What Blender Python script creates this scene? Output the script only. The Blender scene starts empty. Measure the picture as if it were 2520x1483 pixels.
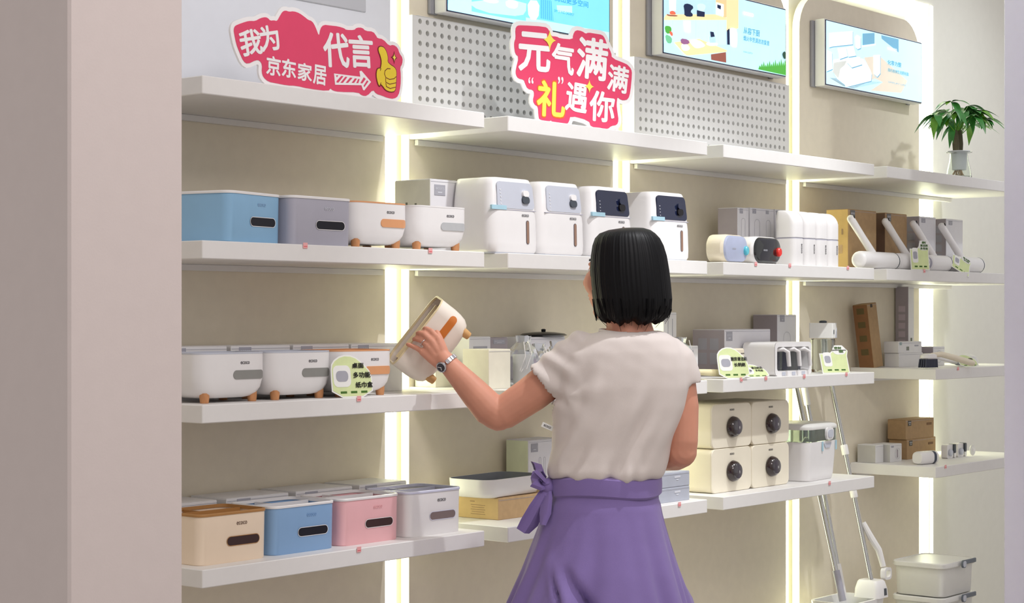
import bpy, bmesh, math, random
import numpy as np
from mathutils import Vector, Matrix
random.seed(7)
scene = bpy.context.scene
COL = scene.collection
TH = 0.6882                       # angle between the view axis and the shelf wall
# ------------------------------------------------------------------ camera
cam_data = bpy.data.cameras.new('camera')
cam_data.sensor_width = 36.0
cam_data.lens = 4499.9 / 2520 * 36
cam_data.shift_y = 34.9 / 2520
cam_data.clip_end = 100
cam = bpy.data.objects.new('camera', cam_data)
COL.objects.link(cam)
cam.location = (0, 0, 1.38)
cam.rotation_euler = (math.pi / 2, 0, TH - math.pi / 2)
scene.camera = cam
# ------------------------------------------------------------------ world, lamps, exposure
vs = scene.view_settings
vs.view_transform = 'Standard'
vs.look = 'None'
vs.gamma = 1.0
vs.use_curve_mapping = False
vs.exposure = 0.0
world = bpy.data.worlds.new('shop_ambient')
scene.world = world
world.use_nodes = True
bg = world.node_tree.nodes['Background']
bg.inputs[0].default_value = (1.0, 0.955, 0.935, 1)
bg.inputs[1].default_value = 0.6

def spot(name, loc, target, power, angle, blend, radius, color=(1, 1, 1)):
    d = bpy.data.lights.new(name, 'SPOT')
    d.energy = power; d.spot_size = math.radians(angle); d.spot_blend = blend
    d.shadow_soft_size = radius; d.color = color
    o = bpy.data.objects.new(name, d); COL.objects.link(o)
    o.location = loc
    o.rotation_euler = (Vector(target) - Vector(loc)).to_track_quat('-Z', 'Y').to_euler()
    return o
spot('track_or_fill_spot', (3.75, 1.95, 3.15), (3.8, 2.96, 1.17), 100, 51, 0.7, 0.03, (0.97, 0.98, 1.0))
spot('track_or_fill_spot', (4.75, 1.95, 3.15), (4.9, 2.96, 1.15), 120, 52, 0.7, 0.03, (0.97, 0.99, 1.0))
spot('track_or_fill_spot', (3.0, 1.85, 3.15), (2.95, 3.28, 2.2), 20, 44, 0.9, 0.03, (0.88, 0.93, 1.0))
spot('track_or_fill_spot', (5.65, 1.95, 3.15), (5.65, 3.1, 1.5), 22, 56, 0.8, 0.03, (0.97, 1.0, 0.97))
spot('track_or_fill_spot', (6.6, 2.0, 3.2), (6.9, 3.3, 1.9), 48, 66, 1.0, 0.05, (0.93, 0.97, 1.0))  # fill spot added to brighten the wall right of the last bay

def area(name, loc, target, power, sx, sy, color=(1, 1, 1)):
    d = bpy.data.lights.new(name, 'AREA'); d.shape = 'RECTANGLE'
    d.size = sx; d.size_y = sy; d.energy = power; d.color = color
    o = bpy.data.objects.new(name, d); COL.objects.link(o); o.location = loc
    o.rotation_euler = (Vector(target) - Vector(loc)).to_track_quat('-Z', 'Y').to_euler()
    return o
area('pillar_fill_light', (2.3, 0.2, 3.3), (1.75, 2.2, 1.2), 34, 0.9, 0.9, (1.0, 0.93, 0.92))  # added fill lamp, placed to light the left pillar's front face

# ------------------------------------------------------------------ materials
def lin(c):
    c = c / 255.0
    return c / 12.92 if c <= 0.04045 else ((c + 0.055) / 1.055) ** 2.4
MATS = {}
def M(name, rgb, rough=0.5, metal=0.0, var=0.03, scale=30, bump=0.0, bscale=200, trans=0.0, alpha=1.0, emit=0.0, spec=0.5, coat=0.0, ior=1.45, stretch=None, sheen=0.0):
    if name in MATS: return MATS[name]
    m = bpy.data.materials.new(name); m.use_nodes = True
    nt = m.node_tree; b = nt.nodes['Principled BSDF']
    col = (lin(rgb[0]), lin(rgb[1]), lin(rgb[2]), 1)
    b.inputs['Roughness'].default_value = rough
    b.inputs['Metallic'].default_value = metal
    b.inputs['Specular IOR Level'].default_value = spec
    b.inputs['IOR'].default_value = ior
    b.inputs['Transmission Weight'].default_value = trans
    b.inputs['Alpha'].default_value = alpha
    b.inputs['Coat Weight'].default_value = coat
    b.inputs['Sheen Weight'].default_value = sheen
    tc = nt.nodes.new('ShaderNodeTexCoord')
    nz = nt.nodes.new('ShaderNodeTexNoise'); nz.inputs['Scale'].default_value = scale; nz.inputs['Detail'].default_value = 3
    src = tc.outputs['Object']
    if stretch:
        mp = nt.nodes.new('ShaderNodeMapping'); mp.inputs['Scale'].default_value = stretch
        nt.links.new(src, mp.inputs['Vector']); src = mp.outputs['Vector']
    nt.links.new(src, nz.inputs['Vector'])
    rp = nt.nodes.new('ShaderNodeValToRGB')
    rp.color_ramp.elements[0].position = 0.3; rp.color_ramp.elements[1].position = 0.7
    rp.color_ramp.elements[0].color = tuple(x * (1 - var) for x in col[:3]) + (1,)
    rp.color_ramp.elements[1].color = tuple(min(1, x * (1 + var)) for x in col[:3]) + (1,)
    nt.links.new(nz.outputs['Fac'], rp.inputs['Fac'])
    nt.links.new(rp.outputs['Color'], b.inputs['Base Color'])
    if emit:
        b.inputs['Emission Strength'].default_value = emit
        b.inputs['Emission Color'].default_value = col
    if bump:
        n2 = nt.nodes.new('ShaderNodeTexNoise'); n2.inputs['Scale'].default_value = bscale
        nt.links.new(src, n2.inputs['Vector'])
        bp = nt.nodes.new('ShaderNodeBump'); bp.inputs['Strength'].default_value = bump; bp.inputs['Distance'].default_value = 0.002
        nt.links.new(n2.outputs['Fac'], bp.inputs['Height'])
        nt.links.new(bp.outputs['Normal'], b.inputs['Normal'])
    MATS[name] = m
    return m
shelf_m = M('white_laminate', (232, 230, 228), 0.42, var=0.012, bump=0.05, bscale=300)
wall_m = M('white_wall_paint', (236, 235, 226), 0.6, var=0.012, bump=0.06)
panel_m = M('grey_wall_panel', (232, 223, 203), 0.55, var=0.02, bump=0.06, bscale=260)
pillar_m = M('pillar_paint', (212, 200, 197), 0.65, var=0.012, bump=0.08, bscale=240)
peg_m = M('pegboard_white', (224, 224, 222), 0.5, var=0.012)
floor_m = M('floor_tile', (190, 184, 176), 0.35, var=0.04, scale=6)
led_m = M('led_diffuser', (252, 255, 222), 0.5, var=0.0, emit=5.0)
white_p = M('white_plastic', (236, 234, 234), 0.3, var=0.01)
cream_p = M('cream_plastic', (232, 214, 182), 0.38, var=0.012)
ivory_p = M('ivory_plastic', (238, 228, 206), 0.38, var=0.012)
blue_p = M('blue_plastic', (142, 186, 220), 0.4, var=0.015)
pink_p = M('pink_plastic', (240, 186, 190), 0.38, var=0.015)
grey_p = M('grey_plastic', (176, 175, 188), 0.42, var=0.015)
dark_p = M('dark_grey_plastic', (70, 76, 84), 0.35, var=0.03)
black_p = M('black_plastic', (16, 15, 18), 0.22, var=0.05)
navy_p = M('navy_gloss', (26, 34, 62), 0.12, var=0.05, coat=0.5)
pale_p = M('pale_grey_plastic', (196, 200, 212), 0.25, var=0.015)
wood_m = M('beech_wood', (196, 138, 92), 0.5, var=0.12, scale=40, stretch=(4, 4, 1))
tan_p = M('tan_plastic', (176, 128, 74), 0.45, var=0.03)
orange_p = M('orange_plastic', (220, 158, 112), 0.45, var=0.02)
orange2_p = M('deep_orange_plastic', (206, 118, 44), 0.45, var=0.02)
slot_grey = M('slot_grey', (142, 142, 138), 0.5, var=0.03)
slot_shade_brown = M('slot_shade_brown', (58, 36, 34), 0.5, var=0.05)
slot_shade_black = M('slot_shade_black', (14, 14, 26), 0.5, var=0.05)
ink_m = M('dark_ink', (70, 66, 74), 0.6, var=0.02)
black_ink = M('black_ink', (18, 18, 18), 0.6, var=0.02)
pale_ink = M('pale_ink', (206, 208, 216), 0.6, var=0.02)
green_ink = M('lime_green_print', (218, 230, 172), 0.55, var=0.06)
dkgreen_ink = M('dark_green_print', (70, 110, 40), 0.55, var=0.04)
card_m = M('white_card', (240, 240, 236), 0.5, var=0.01)
kraft_m = M('kraft_cardboard', (196, 164, 122), 0.75, var=0.06, scale=60, bump=0.1)
kraft2_m = M('brown_cardboard', (172, 142, 104), 0.75, var=0.06, scale=60, bump=0.1)
carton_m = M('grey_carton', (226, 225, 230), 0.6, var=0.015)
cartonw_m = M('white_carton', (228, 227, 228), 0.55, var=0.015)
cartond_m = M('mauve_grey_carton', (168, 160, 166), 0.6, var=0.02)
carton_in = M('carton_print', (168, 168, 178), 0.6, var=0.03)
pinktag_m = M('pink_tag', (240, 176, 176), 0.45, var=0.04)
pinkline_m = M('pink_print', (226, 110, 118), 0.5, var=0.04)
tape_m = M('blue_tape', (178, 218, 234), 0.3, var=0.03, alpha=0.85)
chrome_m = M('chrome_pole', (205, 206, 204), 0.16, metal=1.0, var=0.02)
steel_m = M('watch_steel', (206, 204, 208), 0.22, metal=1.0, var=0.05)
glass_m = M('clear_glass', (246, 250, 248), 0.03, trans=1.0, var=0.0, ior=1.3)
smoke_m = M('smoked_clear_plastic', (186, 194, 192), 0.08, trans=0.9, var=0.01, ior=1.2)
frost_m = M('frosted_plastic', (234, 233, 230), 0.35, trans=0.08, var=0.01, ior=1.2)
film_m = M('clear_film', (236, 240, 244), 0.08, trans=0.92, var=0.0, ior=1.12)
red_m = M('sign_red', (224, 68, 106), 0.4, var=0.015)
signw_m = M('sign_white', (242, 240, 240), 0.4, var=0.01)
yellow_m = M('sign_yellow', (234, 204, 52), 0.4, var=0.02)
gold_m = M('sign_gold', (242, 226, 92), 0.4, var=0.03)
maroon_m = M('sign_maroon', (110, 30, 34), 0.5, var=0.02)
leaf_m = M('leaf_green', (62, 132, 58), 0.35, var=0.3, scale=25)
leafl_m = M('leaf_light_green', (98, 152, 40), 0.35, var=0.25, scale=25)
bark_m = M('plant_bark', (92, 86, 66), 0.8, var=0.2, scale=60, bump=0.4)
root_m = M('plant_root', (172, 138, 88), 0.7, var=0.2, scale=60)
water_m = M('vase_glass', (246, 250, 246), 0.03, trans=0.95, var=0.0, ior=1.18)
bristle_m = M('dark_bristle', (64, 68, 84), 0.7, var=0.1)

# ------------------------------------------------------------------ mesh building
class MB:
    def __init__(s): s.v = []; s.f = []
    def add(s, vs, fs):
        o = len(s.v); s.v += [tuple(p) for p in vs]; s.f += [tuple(i + o for i in f) for f in fs]; return s
    def box(s, x0, x1, y0, y1, z0, z1, b=0.0):
        if b <= 0:
            return s.add([(x, y, z) for x in (x0, x1) for y in (y0, y1) for z in (z0, z1)],
                         [(0, 1, 3, 2), (4, 6, 7, 5), (0, 4, 5, 1), (2, 3, 7, 6), (0, 2, 6, 4), (1, 5, 7, 3)])
        lo = (x0, y0, z0); hi = (x1, y1, z1); vid = {}; vs = []
        sg = [(a, c, d) for a in (0, 1) for c in (0, 1) for d in (0, 1)]
        for k in sg:
            for ax in range(3):
                p = []
                for i in range(3):
                    e = hi[i] if k[i] else lo[i]
                    if i != ax: e += -b if k[i] else b
                    p.append(e)
                vid[(k, ax)] = len(vs); vs.append(tuple(p))
        fs = []
        for ax in range(3):
            o = [i for i in range(3) if i != ax]
            for sgn in (0, 1):
                q = []
                for (u, w) in ((0, 0), (1, 0), (1, 1), (0, 1)):
                    k = [0, 0, 0]; k[ax] = sgn; k[o[0]] = u; k[o[1]] = w; q.append(vid[(tuple(k), ax)])
                fs.append(tuple(q))
            for (u, w) in ((0, 0), (0, 1), (1, 0), (1, 1)):   # edges along ax
                k0 = [0, 0, 0]; k0[o[0]] = u; k0[o[1]] = w; k1 = list(k0); k1[ax] = 1
                fs.append((vid[(tuple(k0), o[0])], vid[(tuple(k1), o[0])], vid[(tuple(k1), o[1])], vid[(tuple(k0), o[1])]))
        for k in sg: fs.append(tuple(vid[(k, a)] for a in range(3)))
        return s.add(vs, fs)
    def loft(s, rings, cap0=True, cap1=True, closed=True):
        n = len(rings[0]); vs = [p for r in rings for p in r]; fs = []
        for i in range(len(rings) - 1):
            for j in range(n if closed else n - 1):
                k = (j + 1) % n
                fs.append((i * n + j, i * n + k, (i + 1) * n + k, (i + 1) * n + j))
        if cap0: fs.append(tuple(range(n)))
        if cap1: fs.append(tuple((len(rings) - 1) * n + j for j in range(n)))
        return s.add(vs, fs)
    def tube(s, pts, r, n=10, cap=True, flat=None):
        """pts: centre line; r: number or one per point; flat=(ux,uy) scale of the two cross axes"""
        P = [Vector(p) for p in pts]; R = r if hasattr(r, '__len__') else [r] * len(P)
        rings = []; up = None
        for i, p in enumerate(P):
            d = (P[min(i + 1, len(P) - 1)] - P[max(i - 1, 0)]).normalized()
            if up is None:
                up = Vector((0, 0, 1)) if abs(d.z) < 0.9 else Vector((0, 1, 0))
            a = d.cross(up).normalized(); up = a.cross(d).normalized()
            fx, fy = flat or (1, 1)
            rings.append([p + (a * math.cos(2 * math.pi * j / n) * fx + up * math.sin(2 * math.pi * j / n) * fy) * R[i] for j in range(n)])
        return s.loft(rings, cap, cap)
    def capsule(s, pts, r, n=14, flat=None):
        """tube with rounded ends"""
        P = [Vector(p) for p in pts]; R = list(r) if hasattr(r, '__len__') else [r] * len(P)
        d0 = (P[0] - P[1]).normalized(); d1 = (P[-1] - P[-2]).normalized()
        pre = [(P[0] + d0 * R[0] * math.sin(a), R[0] * math.cos(a)) for a in (1.45, 1.0, 0.5)]
        post = [(P[-1] + d1 * R[-1] * math.sin(a), R[-1] * math.cos(a)) for a in (0.5, 1.0, 1.45)]
        q = pre + list(zip(P, R)) + post
        return s.tube([a for a, b in q], [b for a, b in q], n, True, flat)
    def lathe(s, prof, n=24, c=(0, 0, 0), cap0=True, cap1=True):
        rings = [[(c[0] + r * math.cos(2 * math.pi * j / n), c[1] + r * math.sin(2 * math.pi * j / n), c[2] + z) for j in range(n)] for r, z in prof]
        return s.loft(rings, cap0, cap1)
    def prism(s, poly, y0, y1):
        """poly in x,z; extruded along y"""
        n = len(poly)
        vs = [(x, y0, z) for x, z in poly] + [(x, y1, z) for x, z in poly]
        fs = [tuple(range(n)), tuple(range(2 * n - 1, n - 1, -1))] + [(j, (j + 1) % n, n + (j + 1) % n, n + j) for j in range(n)]
        return s.add(vs, fs)
    def ellipsoid(s, c, r, n=16, m=10, rot=None):
        vs = []; fs = []
        R = rot or Matrix.Identity(3)
        def tr(p): q = R @ Vector(p); return (c[0] + q.x, c[1] + q.y, c[2] + q.z)
        rings = []
        for i in range(1, m):
            a = math.pi * i / m - math.pi / 2
            rings.append([tr((r[0] * math.cos(a) * math.cos(2 * math.pi * j / n), r[1] * math.cos(a) * math.sin(2 * math.pi * j / n), r[2] * math.sin(a))) for j in range(n)])
        o = len(s.v); s.loft(rings, False, False)
        s.v.append(tr((0, 0, -r[2]))); b = len(s.v) - 1; s.v.append(tr((0, 0, r[2]))); t = len(s.v) - 1
        for j in range(n):
            s.f.append((o + (j + 1) % n, o + j, b)); s.f.append((o + (m - 2) * n + j, o + (m - 2) * n + (j + 1) % n, t))
        return s
    def mesh(s, name, smooth=35, recalc=True):
        me = bpy.data.meshes.new(name)
        me.from_pydata([tuple(p) for p in s.v], [], s.f)
        if recalc:
            bm = bmesh.new(); bm.from_mesh(me)
            bmesh.ops.recalc_face_normals(bm, faces=bm.faces); bm.to_mesh(me); bm.free()
        if smooth:
            me.shade_smooth(); me.set_sharp_from_angle(angle=math.radians(smooth))
        return me

def rr(w, d, r, z, n=5, cx=0.0, cy=0.0):
    """rounded rectangle ring in xy at height z"""
    out = []
    for (sx, sy, a0) in ((1, 1, 0), (-1, 1, 90), (-1, -1, 180), (1, -1, 270)):
        for i in range(n + 1):
            a = math.radians(a0 + 90 * i / n)
            out.append((cx + sx * (w / 2 - r) + r * math.cos(a), cy + sy * (d / 2 - r) + r * math.sin(a), z))
    return out
def rrxz(w, h, r, y, n=5, cx=0.0, cz=0.0):
    """rounded rectangle ring in xz at depth y"""
    return [(x, y, z) for x, z, _ in rr(w, h, r, 0, n, cx, cz)]
def stadium(w, h, n=8):
    r = h / 2; out = []
    for i in range(n + 1):
        a = -math.pi / 2 + math.pi * i / n; out.append((w / 2 - r + r * math.cos(a), r * math.sin(a)))
    for i in range(n + 1):
        a = math.pi / 2 + math.pi * i / n; out.append((-w / 2 + r + r * math.cos(a), r * math.sin(a)))
    return out

def obj(name, data, mat=None, parent=None, loc=(0, 0, 0), rot=(0, 0, 0), label=None):
    if isinstance(data, MB): data = data.mesh(name)
    if mat is not None and not data.materials: data.materials.append(mat)
    o = bpy.data.objects.new(name, data); COL.objects.link(o)
    o.location = loc; o.rotation_euler = rot
    if parent: o.parent = parent
    if label: o['label'] = label
    return o
def tag(o, label, cat, group=None):
    o['label'] = label; o['category'] = cat
    if group: o['group'] = group
    return o
def thing(name, label, cat, loc=(0, 0, 0), rz=0.0, group=None):
    o = bpy.data.objects.new(name, None); COL.objects.link(o)
    o.empty_display_size = 0.05; o.location = loc; o.rotation_euler = (0, 0, rz)
    return tag(o, label, cat, group)
def struct(name, data, mat, parent=None, loc=(0, 0, 0)):
    o = obj(name, data, mat, parent, loc)
    if not parent: o['kind'] = 'structure'
    return o
# ------------------------------------------------------------------ lettering
TXT = {}
def text_mesh(body, bold=0.0, ext=0.0006, key=''):
    k = (body, bold, ext, key)
    if k in TXT: return TXT[k]
    c = bpy.data.curves.new('lettering', 'FONT'); c.body = body; c.size = 1.0; c.resolution_u = 3
    c.offset = 0.0; c.extrude = 0.0; c.align_x = 'CENTER'; c.align_y = 'CENTER'; c.fill_mode = 'FRONT'
    o = bpy.data.objects.new('lettering', c); COL.objects.link(o)
    bpy.context.view_layer.update()
    me = bpy.data.meshes.new_from_object(o.evaluated_get(bpy.context.evaluated_depsgraph_get()))
    bpy.data.objects.remove(o); bpy.data.curves.remove(c)
    n = len(me.vertices); co = np.empty(n * 3); me.vertices.foreach_get('co', co); co = co.reshape(-1, 3)
    lo = co.min(0); hi = co.max(0); ce = (lo + hi) / 2; sz = hi - lo
    new = np.zeros_like(co); new[:, 0] = (co[:, 0] - ce[0]) / sz[0]; new[:, 2] = (co[:, 1] - ce[1]) / sz[1]
    me.vertices.foreach_set('co', new.ravel()); me.update()
    me.name = 'lettering'
    if bold:      # heavier strokes: the glyph laid over itself in a small ring of shifts
        fs_ = [tuple(p.vertices) for p in me.polygons]; base = new.copy(); V_ = []; F_ = []
        for k_ in range(9):
            a = 2 * math.pi * k_ / 8; q = base.copy()
            if k_ < 8: q[:, 0] += bold * math.cos(a) / (sz[0] / sz[1] if sz[0] > sz[1] else 1); q[:, 2] += bold * math.sin(a)
            q[:, 1] -= .00004 * k_
            o_ = len(V_); V_ += [tuple(p) for p in q]; F_ += [tuple(i + o_ for i in f) for f in fs_]
        me = bpy.data.meshes.new('lettering'); me.from_pydata(V_, [], F_)
    TXT[k] = (me, sz[0] / sz[1]); return TXT[k]
def lettering(parent, body, x, y, z, h, mat, w=None, rot=0.0, rz=0.0, bold=0.0, name='lettering'):
    """flat letters facing -y, fitted to w x h, centred at x,z"""
    me, asp = text_mesh(body, bold, key=mat.name)
    o = obj(name, me, mat, parent, (x, y, z), (0, rot, rz))
    o.scale = (w if w else h * asp, 1, h)
    return o
def offset_poly(P, d):
    n = len(P); A = sum(P[i][0] * P[(i + 1) % n][1] - P[(i + 1) % n][0] * P[i][1] for i in range(n))
    sg = 1 if A > 0 else -1; out = []
    for i in range(n):
        p0, p1, p2 = Vector(P[i - 1]), Vector(P[i]), Vector(P[(i + 1) % n])
        a = (p1 - p0).normalized(); b = (p2 - p1).normalized()
        na = Vector((a.y, -a.x)) * sg; nb = Vector((b.y, -b.x)) * sg
        m = (na + nb); m = m.normalized() if m.length > 1e-6 else na
        out.append(tuple(p1 + m * d / max(0.55, m.dot(na))))
    return out
def unloop(P, win=18):
    """cut the small self-crossing loops an outline offset leaves at notches"""
    P = list(P); i = 0
    while i < len(P):
        n = len(P); a = Vector(P[i]); b = Vector(P[(i + 1) % n]); hit = None
        for k in range(min(win, n - 3), 1, -1):
            j = (i + k) % n; c = Vector(P[j]); d = Vector(P[(j + 1) % n])
            r_ = b - a; s_ = d - c; den = r_.x * s_.y - r_.y * s_.x
            if abs(den) < 1e-12: continue
            t_ = ((c - a).x * s_.y - (c - a).y * s_.x) / den; u_ = ((c - a).x * r_.y - (c - a).y * r_.x) / den
            if 0 < t_ < 1 and 0 < u_ < 1: hit = (k, a + r_ * t_); break
        if hit and i + hit[0] < n:
            P = P[:i + 1] + [tuple(hit[1])] + P[i + hit[0] + 1:]
        i += 1
    return P
def smooth_poly(P, it=1):
    for _ in range(it):
        Q = []
        for i in range(len(P)):
            a = P[i]; b = P[(i + 1) % len(P)]
            Q += [(a[0] * .75 + b[0] * .25, a[1] * .75 + b[1] * .25), (a[0] * .25 + b[0] * .75, a[1] * .25 + b[1] * .75)]
        P = Q
    return P
def star(w, h, n=6):
    """four-pointed sparkle, concave sides"""
    pts = []
    tips = [(w / 2, 0), (0, h / 2), (-w / 2, 0), (0, -h / 2)]
    for i in range(4):
        a = tips[i]; b = tips[(i + 1) % 4]
        for j in range(n):
            t = j / n; c = (0, 0)
            pts.append(((1 - t) ** 2 * a[0] + t * t * b[0] + 2 * t * (1 - t) * (a[0] + b[0]) * .16, (1 - t) ** 2 * a[1] + t * t * b[1] + 2 * t * (1 - t) * (a[1] + b[1]) * .16))
    return pts

ROW = {1: 1.8888, 2: 1.5397, 3: 1.1906, 4: 0.8415}
FRONT, WALL = 2.964, 3.3066
BAY = {1: (2.573, 3.4965), 2: (3.589, 4.507), 3: (4.594, 5.523), 4: (5.6135, 6.80)}

# ================================================================== THE SETTING
struct('floor', MB().box(-3, 10, -4, 3.5, -0.05, 0), floor_m)
bw = struct('wall_back', MB().box(1.2, 9, 3.36, 3.5, 0, 3.4), wall_m)
# raised wall to the right of the last bay, its inner edge following the arch
pts = [(9, 0), (9, 3.4), (5.2, 3.4), (5.2, 2.66), (6.36, 2.66)]
for i in range(9):
    a = math.pi / 2 * (1 - i / 8); pts.append((6.42 + 0.315 * math.cos(a) + 0.0, 2.42 + 0.235 * math.sin(a)))
pts += [(6.735, 2.3), (6.735, 0)]
struct('trim_1', MB().prism(pts, 3.352, 3.3605), wall_m)
def arch_panel(x0, x1, z1, r):
    P = [(x0, 0.0), (x1, 0.0)]
    for i in range(9):
        a = math.pi / 2 * i / 8; P.append((x1 - r + r * math.cos(a), z1 - r + r * math.sin(a)))
    for i in range(9):
        a = math.pi / 2 * (1 + i / 8); P.append((x0 + r + r * math.cos(a), z1 - r + r * math.sin(a)))
    return P
for b in (1, 2, 3, 4):
    x0 = BAY[b][0] - (0.6 if b == 1 else 0); x1 = BAY[b][1] if b < 4 else 6.524
    struct('wall_panel', MB().prism(arch_panel(x0, x1, 2.52, 0.13), WALL, 3.335), panel_m)
# lit slots between the panels: a lamp strip that runs up the wall
for i, (xa, xb) in enumerate(((3.4965, 3.589), (4.507, 4.594), (5.523, 5.6135), (6.524, 6.735))):
    nm = ['beside the boxes on the leftmost shelves', 'behind the woman', 'behind the jar rack and the tub', 'beside the plant'][i]
    t = thing('led_strip_light', 'tall glowing white strip light in the wall slot ' + nm, 'light', (xa, 3.36, 0), 0, 'lit slots between wall panels')
    w = xb - xa
    obj('diffuser', MB().box(w * .01, w * .97, -0.012, -0.001, 0.02, 2.62, 0.003), led_m, t)
    obj('edge_lamp', MB().box(-.0004, .004, -0.05, -0.028, 0.02, 2.38, 0.001), led_m, t)
    obj('rail', MB().box(w * .76, w * .79, -0.0155, -0.0125, 0.02, 2.62, 0.001), wall_m, t)
# top light over the arches
t = thing('led_strip_light', 'glowing white strip light over the arched panel tops', 'light', (3.4, 3.36, 2.56), 0, 'lit slots between wall panels')
obj('diffuser', MB().box(0, 3.1, -0.012, -0.001, 0, 0.05, 0.003), led_m, t)
# pillars of the opening the picture is taken through
struct('pillar_left', MB().box(1.655, 1.871, 2.2, 2.62, 0, 3.4, 0.004), pillar_m)
pr_m = M('pillar_paint_lilac', (216, 212, 232), 0.65, var=0.01, bump=0.05)
struct('pillar_right', MB().box(5.737, 6.05, 2.2, 2.6, 0, 3.4, 0.004), pr_m)
# white board in the first bay with a flat grey plate
t = thing('back_board', 'plain white back board behind the red thumbs-up sign', 'board', (2.573, WALL - .001, ROW[1]))
obj('board', MB().box(-0.5, 0.9235, -0.02, 0.0, 0, 0.62, 0.002), M('bluish_white_board', (222, 224, 230), 0.5, var=0.01), t)
obj('plate', MB().box(0.107, 0.827, -0.024, -0.0202, 0.272, 0.5, 0.002), M('grey_plate', (190, 191, 196), 0.5, var=0.01), t)
# pegboards
def pegboard(x0, x1, label):
    z0, z1 = ROW[1], 2.178; w = x1 - x0; P = 0.0294; r = 0.0072; th = 0.018
    t = thing('pegboard', label, 'pegboard', (x0, 3.285, z0), 0, 'pegboards above the top shelf')
    mb = MB(); nx = int((w - 0.012) / P); nz = int((z1 - z0) / P)
    mx = (w - nx * P) / 2; zt = (z1 - z0) - 0.0135 + P / 2 - 0.0; zb = zt - nz * P
    N = 12
    for i in range(nx):
        for j in range(nz):
            cx = mx + (i + .5) * P; cz = zt - (j + .5) * P
            vs_ = []; fs_ = []
            for k in range(N):
                a = 2 * math.pi * k / N + math.pi / N; ca, sa = math.cos(a), math.sin(a); m_ = max(abs(ca), abs(sa))
                vs_ += [(cx + P / 2 * ca / m_, 0, cz + P / 2 * sa / m_), (cx + r * ca, 0, cz + r * sa), (cx + r * ca, th, cz + r * sa)]
            for k in range(N):
                q = (k + 1) % N
                fs_ += [(3 * k, 3 * q, 3 * q + 1, 3 * k + 1), (3 * k + 1, 3 * q + 1, 3 * q + 2, 3 * k + 2)]
                # square corners
            for k in range(N):
                q = (k + 1) % N; a, c_ = vs_[3 * k], vs_[3 * q]
                if abs(abs(a[0] - cx) - P / 2) < 1e-6 and abs(abs(c_[2] - cz) - P / 2) < 1e-6 and abs(abs(a[2] - cz) - P / 2) > 1e-6:
                    vs_.append((a[0], 0, c_[2])); fs_.append((3 * k, 3 * q, len(vs_) - 1))
                elif abs(abs(a[2] - cz) - P / 2) < 1e-6 and abs(abs(c_[0] - cx) - P / 2) < 1e-6 and abs(abs(c_[2] - cz) - P / 2) > 1e-6:
                    vs_.append((c_[0], 0, a[2])); fs_.append((3 * k, 3 * q, len(vs_) - 1))
            mb.add(vs_, fs_)
    for (a, b_, c_, d) in ((0, mx, 0, z1 - z0), (w - mx, w, 0, z1 - z0), (mx, w - mx, min(zt, z1 - z0 - .0005), z1 - z0), (mx, w - mx, 0, max(zb, .0005))):
        mb.add([(a, 0, c_), (b_, 0, c_), (b_, 0, d), (a, 0, d)], [(0, 1, 2, 3)])
    obj('perforated_sheet', mb.mesh('perforated_sheet', smooth=0, recalc=False), peg_m, t)
    obj('edge_frame', MB().box(0, 0.002, 0.0005, th, 0, z1 - z0).box(w - .002, w, 0.0005, th, 0, z1 - z0).box(0.002, w - .002, 0.0005, th, z1 - z0 - .002, z1 - z0), peg_m, t)
pegboard(3.579, 4.492, 'white perforated pegboard half hidden by the red cutout sign')
pegboard(4.588, 5.507, 'white perforated pegboard under the screen with the kitchen picture')
# ------------------------------------------------------------------ shelves
SH = {(1, 1): 'white wall shelf carrying the red thumbs-up sign', (2, 1): 'white wall shelf carrying the big red slogan sign', (3, 1): 'bare white wall shelf below the second pegboard', (4, 1): 'white wall shelf carrying the green plant',
      (1, 2): 'white wall shelf carrying blue and grey tissue boxes', (2, 2): 'white wall shelf carrying the four tall food dispensers', (3, 2): 'white wall shelf carrying oval wall dispensers and four bottles', (4, 2): 'white wall shelf carrying the white roller brushes',
      (1, 3): 'white wall shelf carrying three white footed tissue boxes', (2, 3): 'white wall shelf behind the womans shoulders', (3, 3): 'white wall shelf carrying the jar rack and green cards', (4, 3): 'short white wall shelf carrying the cleaning brush',
      (1, 4): 'white wall shelf carrying cream, blue, pink and white bins', (2, 4): 'white wall shelf carrying the grey tray on a cardboard box', (3, 4): 'white wall shelf carrying four cream drawers', (4, 4): 'short white wall shelf carrying two brown boxes'}
for (b, r), lab in SH.items():
    x0, x1 = BAY[b]
    if b == 4 and r >= 3: x0 = 5.9757
    t = thing('wall_shelf', lab, 'shelf', (x0, FRONT, ROW[r]), 0, 'white shelves on the wall')
    obj('board', MB().box(0, x1 - x0, 0, WALL - FRONT - .0004, -0.039, 0, 0.0018), shelf_m, t)
    obj('wall_rail', MB().box(0.02, x1 - x0 - 0.02, WALL - FRONT - 0.014, WALL - FRONT - 0.0005, -0.054, -0.0392, 0.001), shelf_m, t)
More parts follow.
